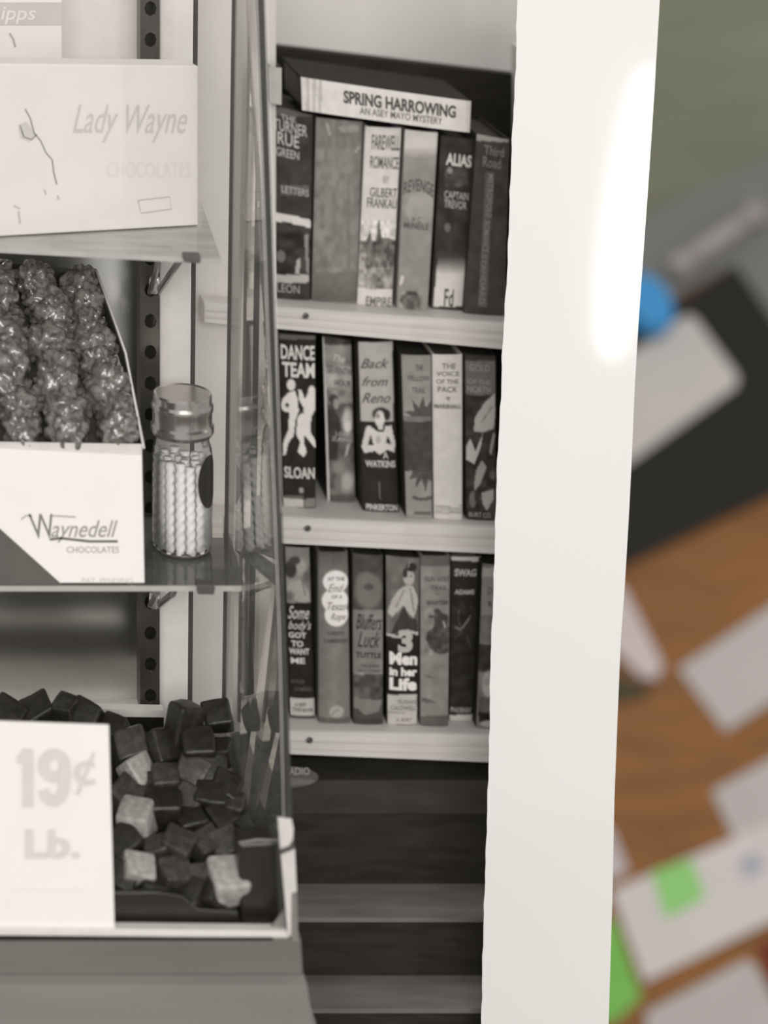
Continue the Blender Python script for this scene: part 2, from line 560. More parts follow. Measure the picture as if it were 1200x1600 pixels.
book([(633, 202), (684, 207), (668, 484), (620, 482)], 'grey novel with a pale top band and an arched dark title', 140, art_d,
     [('REVENGE', 45, 500, 295, 600, 80, dict(arch=0.03, bold=0.01)), ('H. C.', 120, 762, 195, 808, 80), ('McNEILE', 55, 812, 252, 862, 80)], 0, zt=R1R, pages=80)


def art_e(A):
    A.noise(0, 0, 999, 1700, 9, 70, 6)
    A.rect(385, 370, 570, 520, 76).ell(425, 390, 22, 28, 135).noise(385, 370, 570, 520, 16, 30, 4)
    A.ell(405, 850, 26, 36, 104)
    A.poly([(320, 1040), (560, 1050), (545, 1490), (290, 1480)], 66)
    t = np.clip((A.Y - 1080) / 150, 0, 1)
    mk = (A.X > 335 - (A.Y - 1040) * 0.1) & (A.X < 566 - (A.Y - 1040) * 0.06) & (A.Y > 1050) & (A.Y < 1488)
    A.G = np.where(mk, 66 + t * 138, A.G)


book([(689, 211), (740, 218), (724, 486), (673, 479)], 'black novel with white title and a pale glowing block at its foot', 56, art_e,
     [('ALIAS', 393, 255, 606, 355, 205, BD), ('CAPTAIN', 380, 560, 575, 622, 175), ('TREVOR', 378, 632, 560, 696, 175), ('Fd', 378, 1345, 452, 1485, 70)],
     0, zt=R1R, pages=52)


def art_f(A):
    A.noise(0, 0, 999, 1700, 7, 90, 7)
    A.poly([(640, 85), (905, 100), (900, 165), (640, 150)], 156)
    A.poly([(715, 400), (780, 400), (720, 1490), (650, 1490)], 92)


book([(745, 209), (796, 218), (788, 495), (725, 487)], 'dark novel with a vertical column of grey lettering, rightmost on the top shelf', 64, art_f,
     [('Third', 700, 195, 860, 270, 126), ('Road', 690, 285, 835, 370, 122), ('METROPOLE', 722, 420, 768, 770, 130, dict(rot=True)),
      ('ROMANCE', 692, 800, 738, 1050, 128, dict(rot=True)), ('STANDARD', 668, 1070, 712, 1470, 126, dict(rot=True))], 0, zt=R1R, pages=66)


def art_spring(A):
    for x in (478, 488, 497):
        A.rect(x, 0, x + 5, 400, 178)
    A.noise(0, 0, 2000, 2000, 4, 30, 2)
    A.rect(728, 0, 800, 400, 188)  # right end darkened to paint the shade of its rounding


book([(470, 120), (736, 158), (734, 207), (472, 172)], 'white mystery novel lying flat across the tops of the upright books', 206, art_spring,
     [('SPRING HARROWING', 0.245, 0.20, 0.91, 0.60, 70, BD), ('AN ASEY MAYO MYSTERY', 0.34, 0.64, 0.83, 0.86, 95)], None, Y=2.458, zt=(0, 0, 1),
     pages=90, side=22, flat=True, uvtext=True, nu=120, nv=24, depth=0.12, bulge=0.004)
book([(420, 103), (440, 106), (440, 164), (421, 160)], 'small pale book end showing above the dark novel at the glass edge', 175, None, [], None, Y=2.456,
     pages=150, nu=8, nv=16, depth=0.03, side=60)


# --- middle shelf
def art_dance(A):
    A.rect(0, 40, 340, 105, 96)
    A.ell(130, 482, 36, 48, 216)
    A.poly([(48, 650), (60, 600), (110, 545), (160, 530), (188, 610), (192, 700), (168, 770), (152, 900), (105, 970), (88, 1065), (62, 1070),
            (68, 960), (108, 860), (114, 715), (58, 700)], 214)
    A.ell(98, 652, 15, 18, 60)
    A.ell(302, 545, 32, 55, 216)
    A.poly([(335, 560), (332, 700), (298, 745), (292, 880), (335, 950), (338, 1015), (270, 940), (242, 900), (235, 970), (262, 1042), (232, 1082),
            (183, 1040), (206, 960), (170, 890), (185, 750), (238, 680), (200, 620), (188, 520), (215, 520), (242, 600), (268, 560)], 214)
    A.ell(222, 705, 13, 16, 60)
    A.ell(215, 1360, 20, 24, 150)
    A.rect(60, 1405, 235, 1430, 95).rect(70, 1432, 235, 1505, 178).rect(240, 1432, 335, 1505, 120)


book([(436, 521), (493, 524), (493, 792), (442, 793)], 'black novel with two white dancing figures on its spine', 40, art_dance,
     [('DANCE', 38, 150, 332, 275, 208, dict(bold=0.03, arch=-0.0)), ('TEAM', 55, 295, 330, 420, 208, BD), ('SLOAN', 72, 1165, 335, 1262, 190, BD)], 1, zt=Z5, pages=70)


def art_seventh(A):
    A.rect(400, 0, 700, 150, 66).rect(410, 150, 700, 330, 140).rect(410, 330, 700, 520, 165).noise(400, 60, 700, 520, 18, 60, 11)
    A.rect(410, 500, 650, 640, 130)
    A.rect(400, 640, 700, 1480, 92).noise(400, 500, 700, 1480, 26, 55, 12)
    A.ell(482, 600, 40, 40, 70).ell(505, 640, 24, 45, 152)
    A.poly([(420, 680), (480, 690), (535, 760), (545, 850), (520, 960), (520, 1110), (430, 1110)], 58)
    A.ell(600, 790, 42, 115, 186, 0.3).ell(605, 830, 30, 45, 212, 0.2)
    A.poly([(580, 1060), (600, 980), (625, 960), (600, 1060), (575, 1090)], 170)
    A.ell(600, 1290, 60, 90, 165, 0.4).ell(520, 1170, 60, 60, 130, 0.4).ell(515, 1310, 30, 70, 110, 0.4)
    A.rect(480, 1400, 660, 1480, 88)
    A.line([(392, 100), (412, 600), (438, 1460)], 26, 205)


book([(504, 524), (548, 531), (555, 784), (512, 781)], 'illustrated novel with a man in dark suit and a bright white left edge', 110, art_seventh,
     [('The', 480, 230, 580, 290, 205, SC), ('SEVENTH', 436, 332, 636, 392, 62), ('HOUR', 492, 438, 630, 490, 62), ('LOUIS', 500, 872, 650, 905, 168),
      ('ZANE', 465, 915, 650, 950, 168)], 1, zt=Z5, pages=60, side=58)


def art_reno(A):
    A.poly([(690, 125), (975, 125), (985, 785), (715, 785)], 168)
    A.ell(875, 725, 68, 55, 46)
    A.poly([(790, 825), (755, 832), (718, 1000), (740, 1052), (830, 1032), (868, 1065), (930, 1022), (988, 1045), (1002, 980), (965, 820), (915, 830),
            (900, 870), (845, 870)], 198)
    A.ell(868, 765, 42, 70, 205).rect(850, 800, 895, 850, 196).ell(850, 740, 16, 20, 130, 0.5)
    A.ell(930, 735, 26, 45, 46)
    A.poly([(768, 985), (795, 895), (818, 985)], 46).poly([(915, 965), (938, 905), (968, 985)], 46)
    A.ell(855, 940, 20, 30, 160, 0.5)
    A.line([(868, 1285), (862, 1330), (874, 1440)], 8, 110)


book([(559, 534), (614, 532), (623, 800), (567, 797)], 'novel with slanted script title on grey above a seated woman', 42, art_reno,
     [('Back', 708, 262, 942, 342, 70, SC), ('from', 718, 415, 935, 492, 70, SC), ('Reno', 720, 548, 958, 632, 70, SC), ('A', 892, 1040, 940, 1095, 190),
      ('WATKINS', 748, 1110, 998, 1168, 185, BD), ('PINKERTON', 755, 1475, 1015, 1527, 185, BD)], 1, zt=Z5, pages=60, side=52)


def art_tail(A):
    A.rect(0, 130, 400, 672, 146).grad(0, 130, 400, 672, 138, 150)
    A.poly([(140, 645), (50, 600), (140, 590), (125, 500), (182, 565), (215, 468), (238, 565), (292, 505), (292, 645)], 84)
    A.rect(0, 640, 400, 682, 118).rect(0, 682, 400, 1095, 72)
    A.rect(0, 1095, 400, 1600, 138)
    A.poly([(100, 1165), (130, 1095), (292, 1095), (292, 1190), (262, 1165), (238, 1272), (205, 1160), (152, 1232), (160, 1150)], 80)
    A.line([(140, 1315), (200, 1330), (292, 1318)], 30, 84).line([(150, 1445), (272, 1445)], 26, 96)
    A.noise(0, 130, 400, 1600, 9, 60, 21)


book([(627, 553), (673, 554), (675, 811), (635, 808)], 'two-tone grey novel with dark starbursts above and below', 80, art_tail,
     [('THE', 152, 205, 215, 252, 84), ('YELLOW', 80, 298, 272, 342, 84), ('TRAIL', 122, 395, 235, 442, 84)], 1, zt=Z4, pages=62, side=62)


def art_voice(A):
    A.poly([(402, 478), (448, 478), (425, 512)], 120)
    A.rect(310, 1382, 560, 1388, 150).rect(310, 1446, 560, 1452, 165)


book([(675, 553), (722, 553), (722, 811), (678, 811)], 'plain white novel with small grey title lettering near the top', 198, art_voice,
     [('THE', 372, 195, 488, 242, 96), ('VOICE', 325, 262, 518, 302, 96), ('OF THE', 325, 328, 512, 366, 96), ('PACK', 338, 388, 502, 436, 96),
      ('MARSHALL', 308, 535, 535, 572, 100, BD), ('LITTLE BROWN', 316, 1392, 545, 1415, 135), ('AND COMPANY', 316, 1420, 545, 1444, 140)], 1, zt=Z4, pages=78)


def art_gold(A):
    A.rect(570, 175, 830, 462, 108).noise(560, 460, 840, 1500, 16, 60, 31)
    A.poly([(820, 445), (735, 515), (650, 640), (636, 762), (705, 772), (805, 742), (822, 600)], 172)
    A.line([(700, 690), (790, 560)], 14, 130)
    A.poly([(575, 1000), (582, 880), (610, 825), (652, 930), (715, 775), (692, 905), (640, 1035)], 182)
    A.poly([(645, 1180), (660, 1080), (705, 1005), (742, 1060), (692, 1200), (640, 1265)], 152)
    A.line([(808, 790), (778, 945)], 22, 150)
    A.poly([(700, 1275), (805, 1245), (802, 1335), (745, 1425), (710, 1360)], 160).ell(630, 1330, 28, 70, 110).ell(660, 1310, 18, 40, 60)
    A.ell(800, 1130, 30, 40, 95)


book([(726, 553), (774, 556), (774, 812), (729, 812)], 'dark novel with a pale cloaked figure, next to the print border', 58, art_gold,
     [('GOLD', 600, 205, 770, 262, 142), ('OF THE', 588, 330, 775, 372, 146), ('NORTH', 585, 388, 778, 440, 150), ('BURT CO.', 598, 1438, 785, 1478, 158)],
     1, zt=Z4, pages=62)


# --- bottom shelf
def art_some(A):
    A.rect(0, 30, 245, 520, 132).noise(0, 30, 245, 520, 14, 60, 41)
    A.ell(160, 215, 48, 70, 158, 0.3).ell(75, 235, 48, 75, 62).ell(110, 160, 45, 35, 70)
    A.poly([(40, 420), (70, 340), (150, 320), (230, 430), (240, 510), (160, 520), (90, 480)], 160)
    A.line([(170, 330), (200, 460)], 10, 110).ell(215, 300, 35, 45, 100, 0.4).ell(60, 460, 40, 40, 110, 0.4)
    A.rect(0, 520, 260, 1322, 40).ell(160, 540, 60, 25, 34)
    A.rect(70, 1325, 280, 1470, 184).rect(0, 1470, 300, 1600, 80)


book([(445, 853), (483, 855), (492, 1121), (453, 1122)], 'black novel with pale handwritten title under a woman and a white foot label', 44, art_some,
     [('Some', 42, 545, 232, 655, 205, SC), ('body\'s', 42, 668, 250, 765, 205, SC), ('GOT', 48, 768, 205, 815, 205, BD), ('TO', 78, 838, 180, 890, 205, BD),
      ('WANT', 48, 902, 232, 955, 205, BD), ('ME', 75, 982, 195, 1032, 205, BD), ('ARTHUR', 70, 1168, 190, 1200, 92), ('SOMERS', 105, 1230, 252, 1262, 92),
      ('A NEW', 108, 1362, 205, 1395, 84), ('TYPE BOOK', 88, 1408, 268, 1440, 84)], 2, zt=Z6, pages=60)


def art_texas(A):
    A.G = A.G + 12 * np.exp(-((A.X - 440) / 70) ** 2)
    A.grad(200, 60, 700, 240, 84, 112)
    for c_ in ((455, 340, 108, 95), (450, 500, 112, 105), (462, 620, 100, 98)):
        A.ell(*c_, 228, 0.06)
    A.ell(462, 1440, 62, 52, 158).line([(425, 1460), (480, 1420)], 8, 105)
    A.line([(440, 90), (430, 220)], 5, 70)
    A.rect(270, 1490, 700, 1600, 92)


book([(497, 861), (543, 861), (547, 1129), (498, 1129)], 'grey novel with its title in a white cloud-shaped patch', 112, art_texas,
     [('AT THE', 388, 298, 532, 330, 100), ('End', 388, 358, 525, 425, 140, SC), ('OF A', 418, 452, 512, 480, 100), ('Texas', 385, 512, 540, 580, 125, SC),
      ('Rope', 412, 606, 542, 680, 125, SC), ('CADDO', 388, 758, 528, 790, 62), ('CAMERON', 352, 822, 552, 856, 62)], 2, zt=Z6, pages=66)


def art_bluff(A):
    A.noise(600, 60, 900, 580, 10, 60, 51)
    A.ell(735, 420, 118, 150, 112, 0.15).ell(700, 330, 70, 70, 112, 0.2).ell(735, 385, 38, 28, 76, 0.3)
    A.rect(600, 578, 860, 1125, 124).noise(600, 578, 860, 1125, 8, 70, 52)
    A.rect(600, 1125, 860, 1320, 82).noise(600, 1110, 860, 1330, 26, 45, 53)
    A.poly([(610, 1320), (740, 1335), (850, 1350), (820, 1440), (700, 1470), (650, 1420), (610, 1410)], 118)
    A.rect(600, 1495, 860, 1600, 62)


book([(551, 864), (598, 867), (598, 1132), (552, 1130)], 'dark western novel with black slanted title on a grey panel', 74, art_bluff,
     [('Bluffers', 626, 612, 850, 745, 48, SC), ('Luck', 640, 762, 832, 895, 48, SC), ('TUTTLE', 624, 938, 842, 986, 58, BD), ('THE LEGEND', 665, 1038, 830, 1062, 76),
      ('OF A COWBOY', 645, 1082, 835, 1106, 76)], 2, zt=Z6, pages=60)


def art_men(A):
    A.rect(0, 60, 400, 745, 108).noise(0, 60, 400, 745, 14, 70, 61).rect(300, 100, 350, 700, 92, 0.6)
    A.ell(258, 275, 48, 62, 172).ell(278, 188, 46, 36, 46).ell(225, 235, 20, 40, 60).line([(250, 190), (265, 140)], 8, 150)
    A.ell(278, 262, 8, 8, 60).ell(240, 262, 7, 7, 80)
    A.poly([(215, 345), (290, 345), (330, 430), (332, 500), (300, 610), (255, 570), (212, 500), (120, 605), (82, 570), (110, 470), (160, 390)], 178)
    A.line([(270, 370), (300, 560)], 7, 70).line([(215, 380), (150, 520)], 10, 120)
    A.poly([(212, 508), (262, 605), (322, 622), (338, 742), (108, 742), (160, 620)], 62)
    A.rect(0, 745, 400, 1245, 40)
    A.line([(68, 748), (180, 770), (240, 715), (335, 745)], 22, 182)
    A.rect(80, 1248, 328, 1500, 182).rect(80, 1393, 328, 1399, 130).rect(0, 1500, 400, 1700, 70)


book([(603, 867), (656, 871), (651, 1132), (605, 1132)], 'black novel with a large white three and bold white title below a woman', 44, art_men,
     [('3', 165, 705, 290, 895, 178, dict(bold=0.05)), ('Men', 95, 892, 338, 1000, 226, dict(bold=0.05)), ('in her', 95, 1018, 330, 1092, 226, dict(bold=0.05)),
      ('Life', 95, 1105, 338, 1212, 226, dict(bold=0.05)), ('SUSAN', 165, 1288, 315, 1322, 120), ('CALDWELL', 105, 1338, 318, 1376, 120),
      ('A. BURT', 150, 1440, 280, 1470, 125)], 2, zt=Z7, pages=60)


def art_trail(A):
    A.rect(0, 60, 700, 180, 98).noise(360, 180, 620, 1600, 9, 60, 71)
    A.poly([(470, 545), (495, 525), (522, 545), (530, 572), (582, 580), (590, 700), (588, 905), (510, 915), (440, 870), (398, 790), (412, 722),
            (462, 692), (468, 612), (418, 605), (418, 590), (468, 585)], 80)
    A.noise(390, 520, 600, 915, 22, 34, 72).line([(545, 640), (560, 690)], 14, 165)
    A.line([(385, 1095), (480, 1105)], 12, 105).poly([(370, 1275), (440, 1290), (500, 1320), (370, 1310)], 96)
    A.rect(0, 1425, 700, 1700, 92)


book([(657, 867), (703, 867), (700, 1135), (657, 1133)], 'pale grey western novel with a dark horseman figure', 134, art_trail,
     [('GUN HOLE', 386, 262, 602, 304, 82, dict(arch=0.0, bold=0.01)), ('TRAIL', 438, 338, 575, 378, 82), ('BY', 482, 398, 515, 416, 84), ('BAXTER', 408, 462, 592, 498, 80, BD)],
     2, zt=Z7, pages=70)


def art_swag(A):
    A.poly([(600, 85), (862, 92), (855, 140), (600, 132)], 200)
    A.line([(690, 705), (740, 640), (772, 588)], 8, 150).line([(675, 545), (668, 620), (690, 690)], 8, 92).line([(650, 690), (680, 705)], 16, 120)
    A.line([(640, 780), (700, 720)], 6, 88).line([(740, 760), (775, 860)], 8, 84).line([(770, 540), (780, 470)], 6, 80)
    A.noise(600, 440, 860, 1340, 9, 50, 81)
    A.poly([(588, 1418), (790, 1418), (785, 1468), (588, 1462)], 204)


book([(705, 869), (751, 869), (738, 1126), (702, 1124)], 'dark novel with white bands at head and foot and scratch marks', 52, art_swag,
     [('SWAG', 638, 200, 818, 262, 195, BD), ('ADAMS', 638, 372, 802, 412, 190, BD), ('PHOENIX', 605, 1352, 778, 1396, 160, BD)], 2, zt=Z7, pages=150)


def art_last(A):
    A.rect(860, 190, 1200, 270, 160).rect(860, 270, 1200, 600, 136).rect(860, 590, 1200, 640, 110)
    A.rect(840, 830, 1200, 1060, 58).ell(930, 1160, 65, 115, 165).rect(840, 1270, 1200, 1400, 96).rect(840, 1400, 1200, 1480, 45)
    A.ell(930, 1490, 80, 28, 165).noise(840, 600, 1200, 1500, 14, 60, 91)


book([(754, 880), (800, 882), (796, 1140), (744, 1137)], 'grey novel half hidden by the print border on the lowest shelf', 118, art_last,
     [('D', 912, 355, 950, 412, 90), ('B', 918, 470, 952, 512, 80)], 2, zt=Z7, pages=60, side=48)

# ------------------------------------------------------------------ candy display case
case = empty('candy_display_case', (0.1, 2.2, FZ), 'glass-sided candy display case with a grey base and slotted metal uprights', 'display case')
M_base = mat('case_base_paint', grey(102), 0.6, 0.3, 0.10, 14, stretch=(0.3, 1, 2))
M_base2 = mat('case_moulding_paint', grey(112), 0.6, 0.3, 0.12, 10, stretch=(0.3, 1, 2))
M_rail = mat('rail_white', grey(205), 0.4, 0.4, 0.03)
M_post = mat('post_white', grey(212), 0.6, 0.3, 0.03)
M_metal = mat('slotted_metal', grey(72), 0.38, 0.5, 0.15, 40, metallic=0.55)
M_metal_l = mat('bracket_metal', grey(160), 0.3, 0.5, 0.1, 40, metallic=0.6)
M_mirror = mat('mirror_silver', (0.78, 0.77, 0.74), 0.22, 0.5, 0.12, 4, metallic=1.0)
M_black = mat('black_gloss', grey(34), 0.3, 0.5, 0.2, 30)
M_glass = glass('pane_glass', (0.97, 0.97, 0.965), 0.13, 1.44)  # diffuse share lightens the pane in place of the white box's reflection
M_gshelf = glass('shelf_glass', (0.95, 0.95, 0.94), 0.50, 1.45)  # pale body stands in for the whitish reflection on the shelf top
M_gshelf2 = glass('shelf_glass_clear', (0.95, 0.95, 0.94), 0.16, 1.5)
M_gedge = glass('glass_edge_dark', (0.20, 0.20, 0.18), 0.07, 1.22, 0.2)
XL = -0.02
ZR = zof(1466, 2.0)
# base: front panel and flared moulding under it
xr1 = U(470, 1480, 2.0).x
prism('base_panel', [(XL, 2.0, ZR), (xr1, 2.0, ZR), (xr1 + 0.002, 2.0, zof(1523, 2.0)), (XL, 2.0, zof(1523, 2.0))], (0, 0.40, 0), M_base, case, bevel=0.001)
zt_, zb_ = zof(1523, 2.0), zof(1690, 1.96)
pr = [(2.0, zt_, xr1 + 0.002), (1.992, zt_ - 0.004, xr1 + 0.004), (1.985, zt_ - 0.03, xr1 + 0.007), (1.975, zt_ - 0.06, xr1 + 0.014), (1.965, zb_, xr1 + 0.022), (1.965, FZ, xr1 + 0.022)]
vs, fs = [], []
for y, z, x in pr:
    vs += [(XL, 2.40, z), (XL, y, z), (x, y, z), (x, 2.40, z)]
for i in range(len(pr) - 1):
    for k in range(4):
        q = (k + 1) % 4
        fs.append((4 * i + k, 4 * i + q, 4 * i + 4 + q, 4 * i + 4 + k))
fs += [(0, 1, 2, 3), tuple(4 * (len(pr) - 1) + k for k in (3, 2, 1, 0))]
mesh('base_moulding', vs, fs, M_base2, case)
# case floor and front rail
box_world('case_floor', (XL, 2.0, ZR - 0.002), (0.352, 2.36, ZR + 0.001), M_black, case)
prism('front_rail', [U(-30, 1450, 2.0), U(452, 1455, 2.0), U(452, 1466, 2.0), U(-30, 1462, 2.0)], (0, 0.012, 0), M_rail, case, bevel=0.001)
# back: mirror, floor ledge and rail in front of it
zl = zof(1093, 2.36)
box_world('rear_floor', (XL, 2.262, zl - 0.01), (U(262, 1100, 2.26).x, 2.362, zl), mat('rear_floor_paint', grey(190), 0.5), case)
prism('rear_rail', [U(-30, 1104, 2.25), U(256, 1110, 2.25), U(256, 1121, 2.25), U(-30, 1117, 2.25)], (0, 0.012, 0), M_rail, case)
prism('rear_riser', [U(-30, 1117, 2.252), U(256, 1121, 2.252), Vector((U(256, 1121, 2.252).x, 2.252, ZR)), Vector((XL, 2.252, ZR))], (0, 0.01, 0), M_black, case)
mx1 = U(248, 500, 2.362).x
prism('mirror_back', [(XL - 0.2, 2.362, 2.58), (mx1, 2.362, 2.58), (mx1, 2.362, zl), (XL - 0.2, 2.362, zl)], (0, 0.006, 0), M_mirror, case)
prism('white_back_panel', [(XL - 0.2, 2.35, 2.58), (U(216, 0, 2.35).x, 2.35, 2.58), (U(216, 0, 2.35).x, 2.35, zof(402, 2.08) + 0.002), (XL - 0.2, 2.35, zof(402, 2.08) + 0.002)], (0, 0.004, 0), M_post, case)
# white post, dark strip painted in for the shaded gap beside it
slab('back_post', [(250, -60), (303, -60), (293, 1150), (249, 1150)], 2.30, 0.012, M_post, case, bevel=0.001)
slab('post_gap_shade', [(304, -60), (310, -60), (300, 1150), (293, 1150)], 2.302, 0.006, mat('gap_shade_dark', grey(70), 0.6), case)


# slotted upright with real holes
def slotted(name, xa, xb, ya, yb, Y, pitch, m, parent):
    vs, fs = [], []
    n = int(round((yb - ya) / pitch)); w_ = (xb - xa)
    for j in range(n):
        y0 = ya + j * (yb - ya) / n; y1 = ya + (j + 1) * (yb - ya) / n
        cx, cy = (xa + xb) / 2, (y0 + y1) / 2; hw, hh = w_ / 2, (y1 - y0) / 2
        outer = [(-1, -1), (0, -1), (1, -1), (1, 0), (1, 1), (0, 1), (-1, 1), (-1, 0)]
        b = len(vs)
        rx, ry = w_ * 0.34, min(w_ * 0.42, hh * 0.7)
        for ox, oy in outer:
            vs.append(U(cx + ox * hw, cy + oy * hh, Y))
        for ox, oy in outer:
            L = math.hypot(ox, oy)
            vs.append(U(cx + ox / L * rx, cy + oy / L * ry, Y))
        for k in range(16):
            vs.append(vs[b + k] + Vector((0, 0.004, 0)))
        for k in range(8):
            q = (k + 1) % 8
            fs.append((b + k, b + q, b + 8 + q, b + 8 + k))
            fs.append((b + 16 + k, b + 24 + k, b + 24 + q, b + 16 + q))
            fs.append((b + 8 + k, b + 8 + q, b + 24 + q, b + 24 + k))
            fs.append((b + k, b + 16 + k, b + 16 + q, b + q))
    return mesh(name, vs, fs, m, parent)


slotted('slotted_upright', 221, 249, -60, 1112, 2.275, 48.0, M_metal, case)
slab('upright_flange', [(219, -60), (222, -60), (222, 1112), (219, 1112)], 2.272, 0.03, M_metal, case)
slab('upright_channel_back', [(221, -60), (249, -60), (249, 1112), (221, 1112)], 2.300, 0.002, M_black, case)
# upper glass shelf
zs1 = zof(402, 2.08)
s1 = [Vector((XL - 0.05, 2.125, zs1)), U(-30, 380, 2.118), U(345, 404, 2.075), Vector((U(318, 300, 2.27).x, 2.285, zs1)), Vector((XL - 0.05, 2.285, zs1))]
for v in s1: v.z = zs1
prism('glass_shelf', s1, (0, 0, -0.005), M_gshelf, case)
# lower glass shelf
zs2 = zof(915, 2.11)
s2 = [Vector((XL - 0.05, 2.11, zs2)), Vector((U(383, 915, 2.11).x, 2.11, zs2)), Vector((U(352, 800, 2.27).x, 2.285, zs2)), Vector((XL - 0.05, 2.285, zs2))]
prism('glass_shelf', s2, (0, 0, -0.005), M_gshelf2, case)
prism('shelf_edge', [s2[0] + Vector((0, -0.001, 0)), s2[1] + Vector((0, -0.001, 0)), s2[1] + Vector((0, -0.001, -0.005)), s2[0] + Vector((0, -0.001, -0.005))], (0, 0.001, 0),
      mat('shelf_edge_grey', grey(165), 0.25, 0.5), case)
prism('shelf_edge', [s1[1] + Vector((0, -0.001, 0)), s1[2] + Vector((0, -0.001, 0)), s1[2] + Vector((0, -0.001, -0.005)), s1[1] + Vector((0, -0.001, -0.005))], (0, 0.001, 0),
      MATS['shelf_edge_grey'], case)
M_clip = mat('clip_dark', grey(78), 0.5, 0.4)
slab('shelf_clip', [(287, 399), (314, 400), (313, 412), (288, 410)], 2.072, 0.014, M_clip, case, bevel=0.001)
slab('shelf_clip', [(308, 914), (336, 915), (335, 930), (309, 929)], 2.104, 0.014, M_clip, case, bevel=0.001)
# brackets under both shelves
for zz, Yf in ((zs1, 2.13), (zs2, 2.16)):
    px_ = 240; t0 = U(px_, 500, 2.272)
    xa_ = t0.x
    bar('bracket', [(xa_ + 0.004, 2.270, zz - 0.088), (xa_ + 0.010, 2.2, zz - 0.046), (xa_ + 0.012, Yf, zz - 0.010)], 0.0034, M_metal_l, case)
    bar('bracket', [(xa_ - 0.004, 2.270, zz - 0.088), (xa_ - 0.006, 2.2, zz - 0.046), (xa_ - 0.012, Yf, zz - 0.010)], 0.0028, M_metal_l, case)
    bar('bracket_pin', [(xa_ - 0.001, 2.262, zz - 0.084), (xa_ - 0.001, 2.256, zz - 0.070)], 0.0055, mat('pin_bright', grey(215), 0.25, 0.5, metallic=0.5), case)
# side pane of glass with its dark front edge
ft, fb = U(398.5, -60, 2.0), U(448, 1462, 2.0)
rt, rb = U(368, -60, 2.2), Vector((U(348, 1260, 2.2).x, 2.2, fb.z))
tx = Vector((0.0082, 0, 0))
vs = [ft, fb, rb, rt, ft + tx, fb + tx, rb + tx, rt + tx]
mesh('side_pane', [v + Vector((0, 0.0008, 0)) if v.y < 2.1 else v for v in vs], [(0, 1, 2, 3), (7, 6, 5, 4), (3, 2, 6, 7)], M_glass, case)
prism('pane_edge', [U(398, -60, 2.0), U(413, -60, 2.0), U(458, 1330, 2.0), U(444, 1330, 2.0)], (0, 0.0008, 0), M_gedge, case)
bar('pane_glint', [U(398.5, -60, 1.999), U(420, 560, 1.999), U(437, 1000, 1.999), U(444, 1325, 1.999)], 0.0004, mat('glint_pale', grey(225), 0.3, 0.5), case, 6)  # pale lines put in for the bright refraction along the glass edge
bar('pane_glint', [U(413, -60, 1.999), U(429, 440, 1.999), U(440, 800, 1.999)], 0.0005, MATS['glint_pale'], case, 6)
slab('pane_rear_edge', [(364, -60), (369, -60), (352, 1130), (347, 1130)], 2.201, 0.004, mat('rear_edge_dark', grey(84), 0.4, 0.4), case)
# pale corner clip at the foot of the edge
M_corner = mat('corner_clip_pale', grey(196), 0.5, 0.35, 0.06, 40)
slab('corner_clip', [(434, 1278), (456, 1281), (459, 1295), (458, 1312), (452, 1322), (438, 1327)], 1.996, 0.003, M_corner, case, bevel=0.0006)
slab('corner_clip_band', [(437, 1327), (452, 1321), (459, 1312), (460, 1326), (452, 1333), (439, 1336)], 1.9965, 0.003, M_clip, case)
slab('corner_clip', [(439, 1336), (461, 1327), (464, 1394), (456, 1396), (455, 1463), (450, 1463)], 1.996, 0.003, M_corner, case, bevel=0.0006)
slab('corner_bracket', [(456, 1396), (464, 1396), (466, 1472), (455, 1470)], 1.997, 0.02, mat('bracket_grey', grey(118), 0.5), case)
slab('corner_gusset', [(422, 1452), (446, 1420), (449, 1454)], 2.006, 0.003, mat('gusset_grey', grey(120), 0.6), case)

# ------------------------------------------------------------------ boxes on the upper shelf
M_box = mat('pale_box_card', grey(206), 0.55, 0.3, 0.02, 20)


def plane_pt(P, ex, ey, u, v, off=0.0):
    n = ex.cross(ey).normalized()
    return P + ex * u + ey * v + n * off


lw = empty('candy_box', Vector((0.15, 2.18, zs1)), 'pale candy box with faint script lettering and a branch drawing on the upper glass shelf', 'box')
bl_, br_ = Vector((U(-30, 372, 2.145).x, 2.145, zs1 + 0.001)), Vector((U(310, 350, 2.19).x, 2.19, zs1 + 0.001))
tl_, tr_ = U(-30, 99, 2.145), U(310, 103, 2.19)
bdir = Vector((-(br_.y - bl_.y), br_.x - bl_.x, 0)).normalized() * 0.035
prism('box_body', [tl_, tr_, br_, bl_], bdir, M_box, lw, bevel=0.0015)


def lwS(px, py, off=0.0006):
    u = (px + 30) / 340.0; v = (py - (99 + 4 * u)) / ((372 - 22 * u) - (99 + 4 * u))
    p = tl_.lerp(tr_, u).lerp(bl_.lerp(br_, u), v)
    return p - bdir.normalized() * off


letters(lw, 'lettering', 'Lady Wayne', lwS, 112, 163, 292, 222, 182, shear=0.4, bold=0.002)
letters(lw, 'lettering', 'CHOCOLATES', lwS, 165, 252, 298, 276, 200, bold=0.0)


def strokes(parent, name, surf, lines, g, wd):
    """drawn lines as flat ribbons lying on the surface"""
    vs, fs = [], []
    for pts in lines:
        P = [Vector((x, y)) for x, y in pts]; b = len(vs)
        for i_, p in enumerate(P):
            t = (P[min(i_ + 1, len(P) - 1)] - P[max(i_ - 1, 0)]).normalized(); n_ = Vector((-t.y, t.x)) * (wd / 2)
            vs += [surf(p.x + n_.x, p.y + n_.y), surf(p.x - n_.x, p.y - n_.y)]
        for i_ in range(len(P) - 1):
            fs.append((b + 2 * i_, b + 2 * i_ + 1, b + 2 * i_ + 3, b + 2 * i_ + 2))
    return mesh(name, vs, fs, ink_mat(g), parent)


